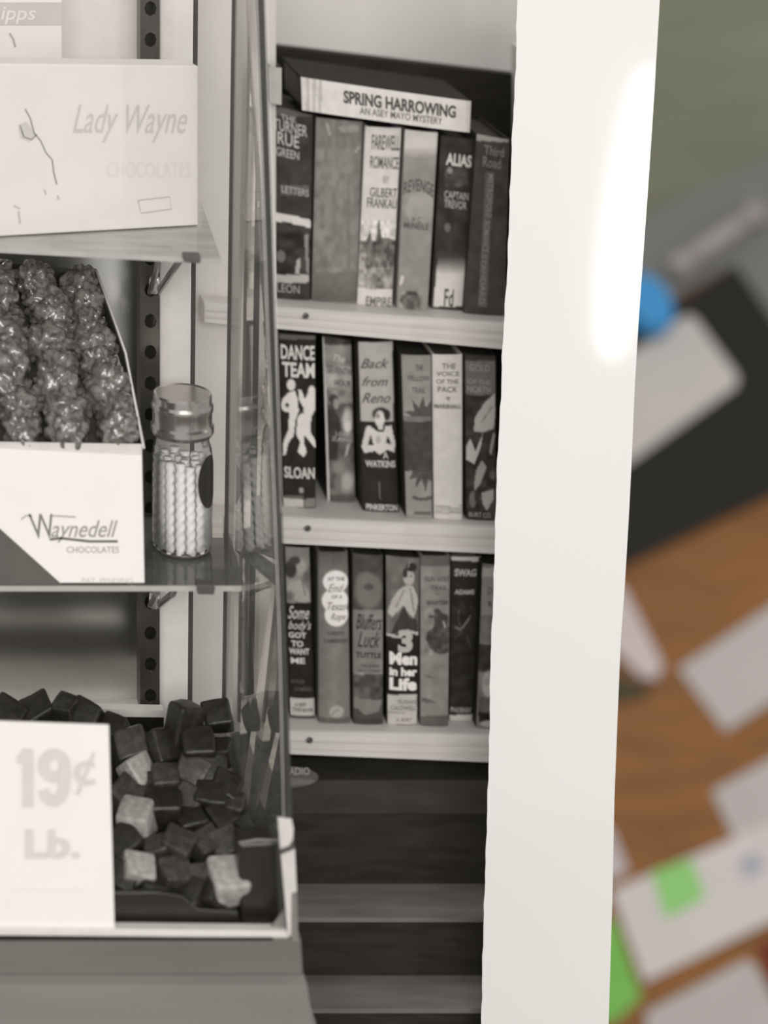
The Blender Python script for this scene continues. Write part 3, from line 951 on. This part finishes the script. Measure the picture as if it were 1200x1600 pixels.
strokes(lw, 'branch_drawing', lwS, [[(38, 170), (46, 185), (52, 208), (62, 220), (70, 238), (80, 250), (82, 268), (87, 288)], [(30, 196), (36, 214), (48, 218), (56, 210)]], 138, 2.2)
strokes(lw, 'branch_drawing', lwS, [[(68, 296), (70, 304)], [(88, 305), (90, 312)], [(28, 330), (30, 350)], [(20, 322), (30, 326)]], 174, 3)
strokes(lw, 'printed_frame', lwS, [[(214, 312), (264, 306), (267, 325), (219, 332), (214, 312)]], 170, 1.8)
mesh('branch_smudge', [lwS(*p) for p in ((28, 195), (40, 190), (55, 210), (45, 222), (30, 215))], [(0, 1, 2, 3, 4)], ink_mat(184), lw)

ub = empty('carton', Vector((0.08, 2.23, zs1)), 'white carton with a grey printed band behind the candy box at the upper left', 'carton')
xw0, xw1 = U(-30, 0, 2.235).x, U(97, 0, 2.235).x
prism('carton_body', [(xw0, 2.235, zof(-70, 2.235)), (xw1, 2.235, zof(-70, 2.235)), (xw1, 2.235, zs1 + 0.001), (xw0, 2.235, zs1 + 0.001)], (0, 0.03, 0), M_box, ub, bevel=0.001)
slab('printed_band', [(-30, 4), (96.5, 4), (96.5, 40), (-30, 40)], 2.2345, 0.0004, ink_mat(176), ub)
letters(ub, 'lettering', 'hipps', lambda u, v: U(u, v, 2.2342), -16, 9, 56, 38, 200, shear=0.2, bold=0.01)
strokes(ub, 'printed_curve', lambda x, y: U(x, y, 2.2342), [[(15, 52), (21, 62), (24, 74)]], 160, 3)

# ------------------------------------------------------------------ open box of nut clusters on the lower shelf
wb = empty('open_candy_box', Vector((0.13, 2.15, zs2)), 'open white chocolate box tilted up, filled with nut clusters, on the lower glass shelf', 'box')
M_white = mat('white_card', grey(226), 0.5, 0.3, 0.015, 15)
YF = 2.112
q = [U(-30, 700, YF), U(222, 712, YF), Vector((U(226, 917, YF).x, YF, zs2 + 0.0015)), Vector((U(-30, 917, YF).x, YF, zs2 + 0.0015))]
prism('front_panel', q, (0, 0.003, 0), M_white, wb, bevel=0.0006)
mesh('dark_corner', [U(-29, 800, YF - 0.0004), U(0, 826, YF - 0.0004), U(100, 916, YF - 0.0004), U(-29, 916, YF - 0.0004)], [(0, 1, 2, 3)], mat('dark_corner_print', grey(88), 0.6), wb)
wS = lambda u, v: U(u, v, YF - 0.0005)
letters(wb, 'lettering', 'W', wS, 44, 803, 82, 842, 120, shear=-0.25, bold=0.0)
letters(wb, 'lettering', 'aynedell', wS, 80, 813, 184, 848, 150, shear=0.35, bold=0.004)
strokes(wb, 'lettering_flourish', wS, [[(82, 806), (118, 808)], [(33, 812), (40, 806), (50, 806)]], 165, 2.5)
strokes(wb, 'lettering_rule', wS, [[(78, 843), (95, 841), (140, 846), (184, 846)]], 105, 4)
letters(wb, 'lettering', 'CHOCOLATES', wS, 104, 854, 186, 864, 160)
letters(wb, 'lettering', 'PAT. PENDING', wS, 128, 903, 208, 911, 196)
# tray: rim corners, floor below the rim
fl, fr_ = U(-60, 690, 2.116), U(221, 694, 2.116)
bk_l, bk_r = U(-60, 404, 2.245), U(148, 424, 2.245)
nrm = (fr_ - fl).cross(bk_l - fl).normalized()
if nrm.z < 0: nrm = -nrm
dp = -nrm * 0.026
M_tray = mat('tray_card', grey(150), 0.6, 0.3, 0.05)
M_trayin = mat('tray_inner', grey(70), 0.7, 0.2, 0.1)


def wall(name, a, b, m, t):
    t = Vector(t)
    return mesh(name, [a, b, b + dp, a + dp, a + t, b + t, b + dp + t, a + dp + t],
                [(0, 1, 2, 3), (7, 6, 5, 4), (0, 4, 5, 1), (1, 5, 6, 2), (2, 6, 7, 3), (3, 7, 4, 0)], m, wb)


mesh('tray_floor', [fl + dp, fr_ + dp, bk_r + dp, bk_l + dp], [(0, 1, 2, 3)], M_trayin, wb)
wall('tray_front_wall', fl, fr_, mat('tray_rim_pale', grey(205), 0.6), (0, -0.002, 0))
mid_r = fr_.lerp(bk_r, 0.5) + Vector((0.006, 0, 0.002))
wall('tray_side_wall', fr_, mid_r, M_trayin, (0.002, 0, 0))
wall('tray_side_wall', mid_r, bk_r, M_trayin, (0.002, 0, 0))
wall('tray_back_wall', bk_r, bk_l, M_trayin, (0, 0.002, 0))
bar('tray_rim', [fr_ + Vector((0.002, -0.003, -0.003)), mid_r + Vector((0.002, 0, 0)), bk_r + Vector((0.002, 0, 0))], 0.0012, MATS['rail_white'], wb, 6)
slab('front_flap', [(-30, 690), (222, 694), (222, 713), (-30, 701)], 2.114, 0.001, mat('flap_grey', grey(196), 0.6), wb)
prism('tray_support', [U(-40, 720, 2.15), U(200, 720, 2.15), Vector((U(200, 720, 2.15).x, 2.15, zs2 + 0.001)), Vector((U(-40, 720, 2.15).x, 2.15, zs2 + 0.001))], (0, 0.05, 0), M_tray, wb)


# nut clusters
def lump_mesh(name, seed, n_bumps, rb, amp, sub, mt, squash=(1, 1, 1), rough=0.15):
    r = random.Random(seed)
    bm = bmesh.new(); bmesh.ops.create_icosphere(bm, subdivisions=sub, radius=1.0)
    cs = []
    for _ in range(n_bumps):
        v = Vector((r.gauss(0, 1), r.gauss(0, 1), r.gauss(0, 1))).normalized(); cs.append((v, r.uniform(0.7, 1.25)))
    for v in bm.verts:
        d = v.co.normalized(); b = 0.0
        for c_, s in cs:
            a = d.angle(c_)
            if a < rb * s:
                b = max(b, math.sqrt(max(0, 1 - (a / (rb * s)) ** 2)) * s)
        k = 1.0 - amp * 0.6 + amp * b + rough * 0.3 * mnoise.noise(d * 3.1 + Vector((seed, 0, 0)))
        v.co = Vector((d.x * squash[0], d.y * squash[1], d.z * squash[2])) * k
    me = bpy.data.meshes.new(name); bm.to_mesh(me); bm.free()
    me.polygons.foreach_set('use_smooth', [True] * len(me.polygons))
    me.materials.append(mt)
    return me


M_nut = mat('nut_chocolate', grey(98), 0.2, 0.9, 0.7, 3.6, bump=0.15)
cl = [lump_mesh('nut_cluster', 20 + i, 110, 0.21, 0.30, 4, M_nut) for i in range(6)]
colx_f = [196, 118, 38, -42]; colx_b = [122, 58, -8, -74]
names_c = ['along the box\'s right wall', 'in the middle column', 'in the left column', 'at the left frame edge']
rows_c = ['nearest the front flap', 'second from the front flap', 'third from the front flap', 'fourth from the front flap', 'fourth from the back', 'third from the back',
          'second from the back', 'farthest back']
for ci in range(4):
    for rj in range(8):
        t = (rj + 0.72) / 8.3
        fx = (colx_f[ci] + 60) / 281.0; bx = (colx_b[ci] + 60) / 208.0
        p = fl.lerp(fr_, fx).lerp(bk_l.lerp(bk_r, bx), t) - nrm * 0.009
        p += Vector((random.uniform(-.005, .005), random.uniform(-.003, .003), 0)) + nrm * random.uniform(-.005, .003)
        o = bpy.data.objects.new('nut_cluster', cl[(ci * 3 + rj) % 6]); col.objects.link(o); o.location = p
        s = random.uniform(0.0185, 0.0215) * (1.0 if ci else 0.95)
        o.scale = (s * 1.22, s * 0.95, s * 1.1)
        o.rotation_euler = (random.uniform(0, 6), random.uniform(0, 6), random.uniform(0, 6))
        tag(o, 'glossy nut cluster %s, %s' % (names_c[ci], rows_c[rj]), 'candy', 'nut clusters in the open box')

# ------------------------------------------------------------------ candy jar with sticks
JY = 2.195; jc = U(285, 613, JY); jx = jc.x; jt = jc.z; jb = zs2 + 0.0005; R = 47.5 / F * JY
jar = empty('candy_jar', (jx, JY, jb), 'round glass jar with ribbed metal lid and dark oval label on the lower glass shelf', 'jar')
M_jar = glass('jar_glass', (0.97, 0.97, 0.965), 0.03, 1.35, 0.04)
H = jt - jb
pf = [(0, jb + 0.002), (R * 0.88, jb + 0.002), (R * 0.97, jb + 0.007), (R * 0.99, jb + H * 0.25), (R * 0.99, jb + H * 0.60), (R * 0.95, jb + H * 0.66), (R * 0.88, jb + H * 0.70), (R * 0.88, jb + H * 0.74)]
lathe('glass_body', pf, (jx, JY), M_jar, jar)
lathe('base_ring', [(R * 0.6, jb), (R * 0.86, jb), (R * 0.93, jb + 0.003), (R * 0.86, jb + 0.005), (R * 0.6, jb + 0.004)], (jx, JY), mat('jar_base_dark', grey(92), 0.2, 0.6), jar)
lz = lambda t: jt - H * t
lid = lathe('lid', [(0, jt - 0.001), (R * 0.86, jt - 0.001), (R * 0.93, jt), (R * 0.97, jt - 0.002), (R * 0.97, lz(0.055)), (R * 1.02, lz(0.075)), (R * 1.02, lz(0.10)), (R * 0.98, lz(0.12)),
                    (R * 0.98, lz(0.19)), (R * 1.04, lz(0.205)), (R * 1.04, lz(0.235)), (R * 0.98, lz(0.26)), (R * 0.9, lz(0.26))], (jx, JY), mat('lid_tin', grey(172), 0.2, 0.6, 0.06, 50, metallic=0.85), jar, 56)
lid.data.set_sharp_from_angle(angle=math.radians(24))
# oval label wrapped on the glass, towards the right
vs, fs = [(0, 0, 0)], []
A0 = math.radians(-38); zc = zof(752, JY - R * 0.6)
n = 28
rings = [0.25, 0.5, 0.75, 1.0]
vs = []


def lab(a, z):
    return Vector((jx + (R * 0.99 + 0.0006) * math.cos(a), JY + (R * 0.99 + 0.0006) * math.sin(a), z))


vs.append(lab(A0, zc))
for rr in rings:
    for k in range(n):
        th = 2 * math.pi * k / n
        vs.append(lab(A0 + 0.52 * rr * math.cos(th), zc + 0.0258 * rr * math.sin(th)))
for k in range(n):
    fs.append((0, 1 + k, 1 + (k + 1) % n))
for j in range(len(rings) - 1):
    for k in range(n):
        q_ = (k + 1) % n
        fs.append((1 + j * n + k, 1 + (j + 1) * n + k, 1 + (j + 1) * n + q_, 1 + j * n + q_))
mesh('label', vs, fs, mat('jar_label_black', grey(42), 0.4, 0.4, 0.2, 200), jar, smooth=True)
# twisted sticks
M_stick = mat('stick_sugar', grey(244), 0.3, 0.5, 0.05, 80)


def stick_mesh(L, r, turns=9, seg=12, nz=110):
    vs, fs = [], []
    for j in range(nz + 1):
        t = j / nz; tw = t * turns * math.pi
        for k in range(seg):
            a = 2 * math.pi * k / seg
            rr = r * (0.88 + 0.12 * math.cos(2 * (a - tw)))
            vs.append((rr * math.cos(a), rr * math.sin(a), t * L))
    for j in range(nz):
        for k in range(seg):
            q_ = (k + 1) % seg
            fs.append((j * seg + k, j * seg + q_, (j + 1) * seg + q_, (j + 1) * seg + k))
    fs.append(tuple(range(seg - 1, -1, -1))); fs.append(tuple(nz * seg + k for k in range(seg)))
    me = bpy.data.meshes.new('candy_stick'); me.from_pydata(vs, [], fs)
    me.polygons.foreach_set('use_smooth', [True] * len(me.polygons)); me.materials.append(M_stick)
    return me


Ls = (zof(706, JY) - jb) - 0.006
sm_ = stick_mesh(Ls, 0.0049)
k = 0
for ring, cnt, rad in ((0, 14, 0.79), (1, 7, 0.46), (2, 2, 0.13)):
    for i in range(cnt):
        a = 2 * math.pi * (i + 0.37 * ring) / cnt
        o = bpy.data.objects.new('candy_stick', sm_); col.objects.link(o)
        o.location = (jx + R * rad * math.cos(a), JY + R * rad * math.sin(a), jb + 0.0035)
        o.rotation_euler = (0.008 * math.sin(a * 3), 0.008 * math.cos(a * 2), a * 5)
        o.scale = (1, 1, random.uniform(0.94, 1.0))
        tag(o, 'white twisted candy stick standing among the others inside the glass jar', 'candy stick', 'candy sticks in the jar')

# ------------------------------------------------------------------ tray of chocolate pieces, price card
PS, PC = 0.506, 1.6016 - 0.506 * 2.03


def pile(px, py, h=0.0):
    k_ = (py - VY) / F
    Y = (CZ - PC - h) / (k_ + PS)
    return U(px, py, Y)


ct = empty('candy_tray', (0.2, 2.1, ZR + 0.001), 'black tray with a sloping bed under the loose chocolate pieces', 'tray')
M_bed = mat('tray_bed_dark', grey(40), 0.5, 0.3, 0.3, 60)
bed = [pile(-40, 1440, -0.02), pile(425, 1440, -0.02), pile(362, 1230, -0.02), pile(318, 1150, -0.022), pile(-40, 1122, -0.022)]
zb0 = ZR + 0.0015
vs = bed + [Vector((p.x, p.y, zb0)) for p in bed]
for p in vs[:5]:
    p.z = max(p.z, zb0 + 0.002)
mesh('sloping_bed', vs, [(0, 1, 2, 3, 4), (9, 8, 7, 6, 5)] + [(i, (i + 1) % 5, 5 + (i + 1) % 5, 5 + i) for i in range(5)], M_bed, ct)
fw = [U(-30, 1397, 2.018), U(250, 1394, 2.018), U(285, 1400, 2.018), U(310, 1420, 2.018), U(372, 1425, 2.018), U(376, 1447, 2.018), U(-30, 1447, 2.018)]
prism('front_wall', fw, (0, 0.006, 0), M_black, ct, bevel=0.001)
prism('corner_block', [U(372, 1318, 2.025), U(437, 1314, 2.025), U(441, 1447, 2.025), U(376, 1447, 2.025)], (0, 0.03, 0), M_black, ct, bevel=0.003)
bar('corner_block_rim', [U(373, 1317, 2.024), U(402, 1312, 2.024), U(437, 1313, 2.024)], 0.0012, mat('rim_pale', grey(130), 0.4), ct, 6)


def choc_mesh(seed, mt):
    r = random.Random(seed)
    bm = bmesh.new(); bmesh.ops.create_cube(bm, size=2.0)
    for v in bm.verts:
        v.co += Vector((r.uniform(-.16, .16), r.uniform(-.16, .16), r.uniform(-.16, .16)))
    bmesh.ops.bevel(bm, geom=bm.edges[:], offset=0.30, segments=3, affect='EDGES', profile=0.6)
    bmesh.ops.triangulate(bm, faces=bm.faces[:])
    bmesh.ops.subdivide_edges(bm, edges=bm.edges[:], cuts=1, use_grid_fill=True)
    for v in bm.verts:
        v.co += v.co.normalized() * 0.09 * mnoise.noise(v.co * 1.5 + Vector((seed * 3.3, 0, 0)))
    me = bpy.data.meshes.new('chocolate_piece'); bm.to_mesh(me); bm.free()
    me.polygons.foreach_set('use_smooth', [True] * len(me.polygons)); me.materials.append(mt)
    return me


M_c1 = mat('chocolate_dark', grey(36), 0.36, 0.45, 0.4, 2.6, bump=0.3)
M_c2 = mat('chocolate_mid', grey(58), 0.36, 0.45, 0.4, 2.6, bump=0.3)
M_c3 = mat('candy_pale', grey(150), 0.35, 0.5, 0.3, 2.2, bump=0.3)
V = {1: [choc_mesh(i, M_c1) for i in range(4)], 2: [choc_mesh(10 + i, M_c2) for i in range(4)], 3: [choc_mesh(20 + i, M_c3) for i in range(3)]}
# (x, y, half size px, tone, height above the bed, description)
pieces = [
    (213, 1208, 19, 3, .010, 'pale square piece beside the upper right corner of the price card'),
    (258, 1219, 19, 2, .012, 'grey chocolate lump right of the upper pale piece'),
    (211, 1282, 22, 3, .014, 'large pale square piece beside the middle of the price card'),
    (277, 1324, 20, 2, .014, 'smooth grey square piece in the middle of the front rows'),
    (216, 1358, 20, 3, .016, 'brightest pale piece low beside the price card'),
    (355, 1378, 24, 3, .016, 'large pale piece at the lower right of the pile'),
    (352, 1318, 18, 2, .012, 'upright grey piece left of the black corner block'),
    (322, 1322, 18, 2, .010, 'ribbed grey piece between two smooth ones in the front rows'),
    (270, 1368, 20, 2, .010, 'grey piece above the black tray front'),
    (312, 1370, 17, 2, .008, 'small grey piece left of the large pale one'),
    (285, 1135, 27, 1, .030, 'tall dark chocolate chunk forming the peak of the pile'),
    (310, 1170, 22, 1, .022, 'dark chunk just right of the peak'),
    (252, 1172, 22, 1, .014, 'dark chunk just left of the peak'),
    (205, 1165, 22, 2, .010, 'dull lump at the top of the pile behind the price card'),
    (135, 1120, 20, 1, .016, 'dark lump showing above the price card top edge'),
    (105, 1112, 17, 1, .018, 'dark lump higher up above the price card, left one'),
    (60, 1118, 20, 1, .006, 'dark lump peeping over the middle of the price card'),
    (15, 1122, 20, 1, .004, 'dark lump peeping over the card at the frame edge'),
    (180, 1140, 17, 1, .010, 'small dark lump at the card\'s top right corner'),
    (300, 1205, 20, 2, .012, 'grey-brown chunk below the peak'),
    (333, 1205, 18, 1, .014, 'dark chunk on the right slope below the peak'),
    (298, 1250, 20, 2, .008, 'lump in the upper middle of the pile'),
    (330, 1250, 20, 1, .012, 'dark lump on the right slope, upper'),
    (350, 1285, 18, 1, .010, 'dark lump on the right slope, lower'),
    (255, 1270, 24, 1, .006, 'dark lump right of the large pale piece'),
    (300, 1290, 18, 1, .008, 'dark lump in the centre of the pile'),
    (196, 1245, 20, 2, .006, 'grey lump between the two upper pale pieces'),
    (235, 1180, 16, 2, .010, 'small grey lump above the upper pale piece'),
    (195, 1325, 22, 1, .006, 'dark lump under the large pale square piece'),
    (248, 1330, 18, 2, .008, 'grey lump left of the smooth square piece'),
    (190, 1372, 20, 1, .008, 'dark lump at the card\'s edge, lowest'),
    (238, 1388, 18, 1, .008, 'dark lump behind the black tray front'),
    (330, 1400, 18, 1, .006, 'dark lump low beside the large pale piece'),
    (300, 1398, 18, 1, .004, 'dark lump lowest in the middle front'),
    (375, 1345, 15, 1, .006, 'dark lump tucked against the black corner block'),
    (280, 1215, 16, 1, .004, 'dark filler lump under the grey upper lumps'),
    (230, 1232, 17, 1, .004, 'dark filler lump below the upper pale piece'),
    (352, 1232, 17, 1, .014, 'dark lump at the outer right slope, highest'),
    (362, 1262, 17, 2, .010, 'grey lump at the outer right slope, below the highest'),
    (372, 1292, 16, 1, .008, 'dark lump at the outer right slope, nearest the corner block'),
    (345, 1178, 15, 1, .022, 'small dark lump right of the chunk beside the peak'),
    (340, 1120, 17, 1, .030, 'dark block standing apart, right of the peak'),
]
for i, (x, y, s, tone, h, d) in enumerate(pieces):
    p = pile(x, y, h)
    me = V[tone][i % len(V[tone])]
    o = bpy.data.objects.new('chocolate_piece', me); col.objects.link(o); o.location = p
    k_ = s / F * p.y
    o.scale = (k_ * 1.22, k_ * 1.1, k_ * 1.15)
    o.rotation_euler = (random.uniform(0.2, 0.9), random.uniform(-0.4, 0.4), random.uniform(-0.8, 0.8))
    if i == 10:
        o.scale = (k_ * 0.85, k_ * 0.8, k_ * 1.35); o.rotation_euler = (0.1, 0.25, 0.5)
    tag(o, d, 'candy', 'chocolate pieces piled in the case')

pc = empty('price_card', U(75, 1453, 2.004), 'white price card with pale grey numerals standing at the case front', 'price card')
cq = [U(-30, 1126, 2.008), U(170, 1133, 2.008), U(179, 1450, 2.003), U(-30, 1452, 2.003)]
prism('card', cq, (0, 0.0015, 0), M_white, pc)


def cS(x, y):
    return U(x, y, 2.0072 - 0.005 * (y - 1126) / 324 - 0.0008)


cS2 = lambda x, y: cS(x, y) + Vector((0, -0.0004, 0))
one = [(36, 1170), (52, 1170), (52, 1262), (36, 1262), (36, 1192), (27, 1194), (27, 1181), (33, 1177)]
mesh('numerals', [cS(*p) for p in one], [tuple(range(8))], ink_mat(202), pc)
nine = [(85 + 16.5 * math.cos(t), 1196.5 + 18 * math.sin(t)) for t in np.linspace(0.0, 2 * math.pi, 30)]
nine2 = [(101.5, 1194), (102, 1206), (101.5, 1220), (99.5, 1235), (95, 1246), (87, 1253), (77, 1250), (71, 1243), (68, 1234)]
strokes(pc, 'numerals', cS, [nine], 202, 17)
strokes(pc, 'numerals', cS2, [nine2], 202, 17)
letters(pc, 'numerals', '\u00a2', cS, 116, 1176, 150, 1242, 200, bold=0.01)
letters(pc, 'lettering', 'Lb.', cS, 40, 1296, 125, 1342, 203, bold=0.03)
strokes(pc, 'pencil_scribble', cS, [[(20 + i * 8, 1391 + (3 if i % 2 else -3)) for i in range(15)]], 218, 2.2)

# ------------------------------------------------------------------ white border of the print
YP = 2.30
le = [(820, -120), (808, 0), (806, 110), (801, 200), (797, 300), (793, 420), (789, 480), (785, 545), (783, 620), (777, 720), (774, 819), (771, 930), (766, 1040), (765, 1143),
      (761, 1280), (757, 1400), (754, 1500), (752, 1600), (748, 1800)]
re_ = [(1038, -120), (1031, 0), (1022, 150), (1012, 300), (1005, 400), (998, 500), (992, 600), (987, 720), (983, 800), (976, 920), (970, 1000), (965, 1120), (960, 1250), (957, 1400),
       (954, 1500), (951, 1600), (947, 1800)]
M_paper = mat('glossy_photo_paper', (0.9, 0.885, 0.865), 0.06, 0.5, 0.012, 3)


def at(lst, y):
    for (x0, y0), (x1, y1) in zip(lst[:-1], lst[1:]):
        if y0 <= y <= y1:
            return x0 + (x1 - x0) * (y - y0) / (y1 - y0)
    return lst[-1][0]


vs, fs = [], []
rows = np.linspace(-120, 1800, 120); NC = 10
for j, y in enumerate(rows):
    xl = at(le, y) + 0.9 * math.sin(y * 0.11) * math.sin(y * 0.037); xr_ = at(re_, y)
    for i in range(NC + 1):
        vs.append(U(xl + (xr_ - xl) * i / NC, y, YP))
nb = len(vs)
vs += [v + Vector((0, 0.0009, 0)) for v in vs]
for j in range(len(rows) - 1):
    for i in range(NC):
        a = j * (NC + 1) + i
        fs.append((a, a + 1, a + NC + 2, a + NC + 1)); fs.append((nb + a, nb + a + NC + 1, nb + a + NC + 2, nb + a + 1))
    for i in (0, NC):
        a = j * (NC + 1) + i; b = a + NC + 1
        fs.append((a, b, nb + b, nb + a))
pb = mesh('print_border', vs, fs, M_paper, None, origin=U(850, 1800, YP))
tag(pb, 'glossy white paper border of the photographic print, with a bright glare streak', 'paper border')

# ------------------------------------------------------------------ blurred desk beyond the print
M_wood = mat('desk_wood', rgb(132, 88, 46), 0.5, 0.3, 0.22, 5, stretch=(1, 6, 6))
desk = empty('desk', D(1120, 1000), 'blurred brown wooden desk top behind the print', 'desk')
dq = [D(760, 380, -0.03), D(1560, 380, -0.03), D(1560, 1715, -0.03), D(760, 1715, -0.03)]
prism('desk_top', dq, DN * 0.03, M_wood, desk)
for a in (dq[0], dq[1]):
    f_ = a.lerp(dq[2] if a is dq[1] else dq[3], 0.25)
    bar('leg', [f_ - DN * 0.002, (f_.x, f_.y + 0.25, FZ)], 0.025, M_wood, desk)


def sheet(name, pts, h, t, color, label, cat, group=None, rough=0.6, bevel=0.0):
    m = mat('m_%s_%d' % (name, int(h * 10000)), rgb(*color), rough, 0.3, 0.03, 8)
    P = [D(x, y, h) for x, y in pts]
    c = sum(P, Vector((0, 0, 0))) / len(P)
    o = prism(name, P, DN * t, m, None, bevel, origin=c)
    return tag(o, label, cat, group)


PG = 'papers on the desk'
sheet('grey_folder', [(960, 420), (985, 352), (1290, 205), (1420, 420), (1300, 640), (1147, 415), (1010, 490)], 0.001, 0.012, (112, 112, 110), 'blurred mid-grey folder at the far end of the desk', 'folder')
sheet('black_folder', [(1147, 418), (1300, 640), (1240, 757), (930, 905), (870, 590)], 0.014, 0.02, (24, 22, 18), 'blurred black folder lying across the desk', 'folder')
sheet('white_card', [(1070, 494), (1084, 496), (1152, 588), (1150, 604), (985, 722), (900, 770), (900, 610)], 0.036, 0.004, (186, 182, 178), 'blurred pale card lying on the black folder', 'card')
o = bpy.data.meshes.new('blue_cap')
bm = bmesh.new(); bmesh.ops.create_uvsphere(bm, u_segments=28, v_segments=16, radius=1.0)
for v in bm.verts:
    v.co.z = max(-0.35, min(0.55, v.co.z))
bm.to_mesh(o); bm.free(); o.materials.append(mat('blue_plastic', rgb(56, 140, 200), 0.35, 0.5, 0.1, 6))
o.polygons.foreach_set('use_smooth', [True] * len(o.polygons))
cap = bpy.data.objects.new('blue_cap', o); col.objects.link(cap); cap.location = D(1008, 478, 0.074); cap.scale = (0.078, 0.096, 0.08)
cap.rotation_euler = (math.radians(50), 0, 0.3)
tag(cap, 'blurred blue plastic cap peeping out beside the print border', 'cap')
rod = empty('silver_rod', D(1062, 414, 0.051), 'blurred silvery rod with round tips lying on the grey folder', 'rod')
M_rod = mat('silver_rod_metal', rgb(160, 154, 152), 0.4, 0.5, 0.05)
bar('shaft', [D(1066, 412, 0.041), D(1178, 336, 0.041)], 0.026, M_rod, rod, 14)
me = lump_mesh('tip', 3, 0, 0.3, 0.0, 2, M_rod, rough=0.0)
tip = bpy.data.objects.new('tip', me); col.objects.link(tip); tip.parent = rod; tip.location = (0, 0, 0); tip.scale = (0.036,) * 3
tip2 = bpy.data.objects.new('tip', me); col.objects.link(tip2); tip2.parent = rod; tip2.location = D(1180, 334, 0.049) - rod.location; tip2.scale = (0.034,) * 3
sheet('paper_sheet', [(1060, 1045), (1133, 1143), (1370, 995), (1290, 890)], 0.001, 0.003, (182, 177, 175), 'blurred white sheet lying alone in the middle of the desk', 'paper', PG)
sheet('eraser', [(946, 905), (975, 925), (1034, 1042), (1024, 1064), (1000, 1062), (940, 1000)], 0.001, 0.02, (196, 184, 184), 'blurred pinkish white eraser sticking out beside the print border', 'eraser', bevel=0.004)
sheet('shadow', [(940, 1035), (975, 1058), (1015, 1076), (1008, 1090), (940, 1105)], 0.0005, 0.01, (70, 62, 40), 'blurred dark olive shadow just under the eraser, built as a slab', 'shadow', bevel=0.003)  # dark slab put in as the eraser's shadow
sheet('paper_sheet', [(1112, 1236), (1370, 1095), (1450, 1270), (1150, 1318)], 0.001, 0.003, (188, 184, 184), 'blurred white sheet tucked above the one with the green note', 'paper', PG)
noted = sheet('paper_sheet', [(954, 1392), (1250, 1266), (1310, 1390), (1006, 1535)], 0.0045, 0.003, (206, 199, 197), 'blurred white sheet carrying the square green note', 'paper', PG)
sheet('sticky_note', [(1018, 1362), (1080, 1342), (1102, 1402), (1040, 1436)], 0.008, 0.002, (142, 202, 118), 'blurred square green sticky note on a white sheet', 'sticky note', 'green notes')
mk_ = sheet('printed_mark', [(1152, 1345), (1185, 1330), (1197, 1358), (1165, 1374)], 0.008, 0.0005, (166, 168, 178), 'faint bluish stamp', None)
mk_.parent = noted; mk_.location = mk_.location - noted.location
sheet('sticky_note', [(930, 1440), (962, 1440), (1002, 1558), (962, 1596), (930, 1596)], 0.001, 0.002, (118, 182, 84), 'blurred green note half hidden behind the print border', 'sticky note', 'green notes')
sheet('paper_sheet', [(1008, 1582), (1165, 1500), (1180, 1508), (1250, 1640), (1100, 1720), (1020, 1720)], 0.001, 0.003, (200, 196, 196), 'blurred white sheet at the bottom edge of the photo', 'paper', PG)
sheet('paper_slip', [(930, 1280), (956, 1296), (982, 1362), (930, 1385)], 0.001, 0.003, (188, 180, 182), 'tiny blurred white slip above the noted sheet beside the border', 'paper', PG)
sheet('red_case', [(1186, 1480), (1270, 1440), (1300, 1560), (1214, 1570)], 0.001, 0.012, (112, 32, 24), 'blurred dark red case at the lower right frame edge', 'case')
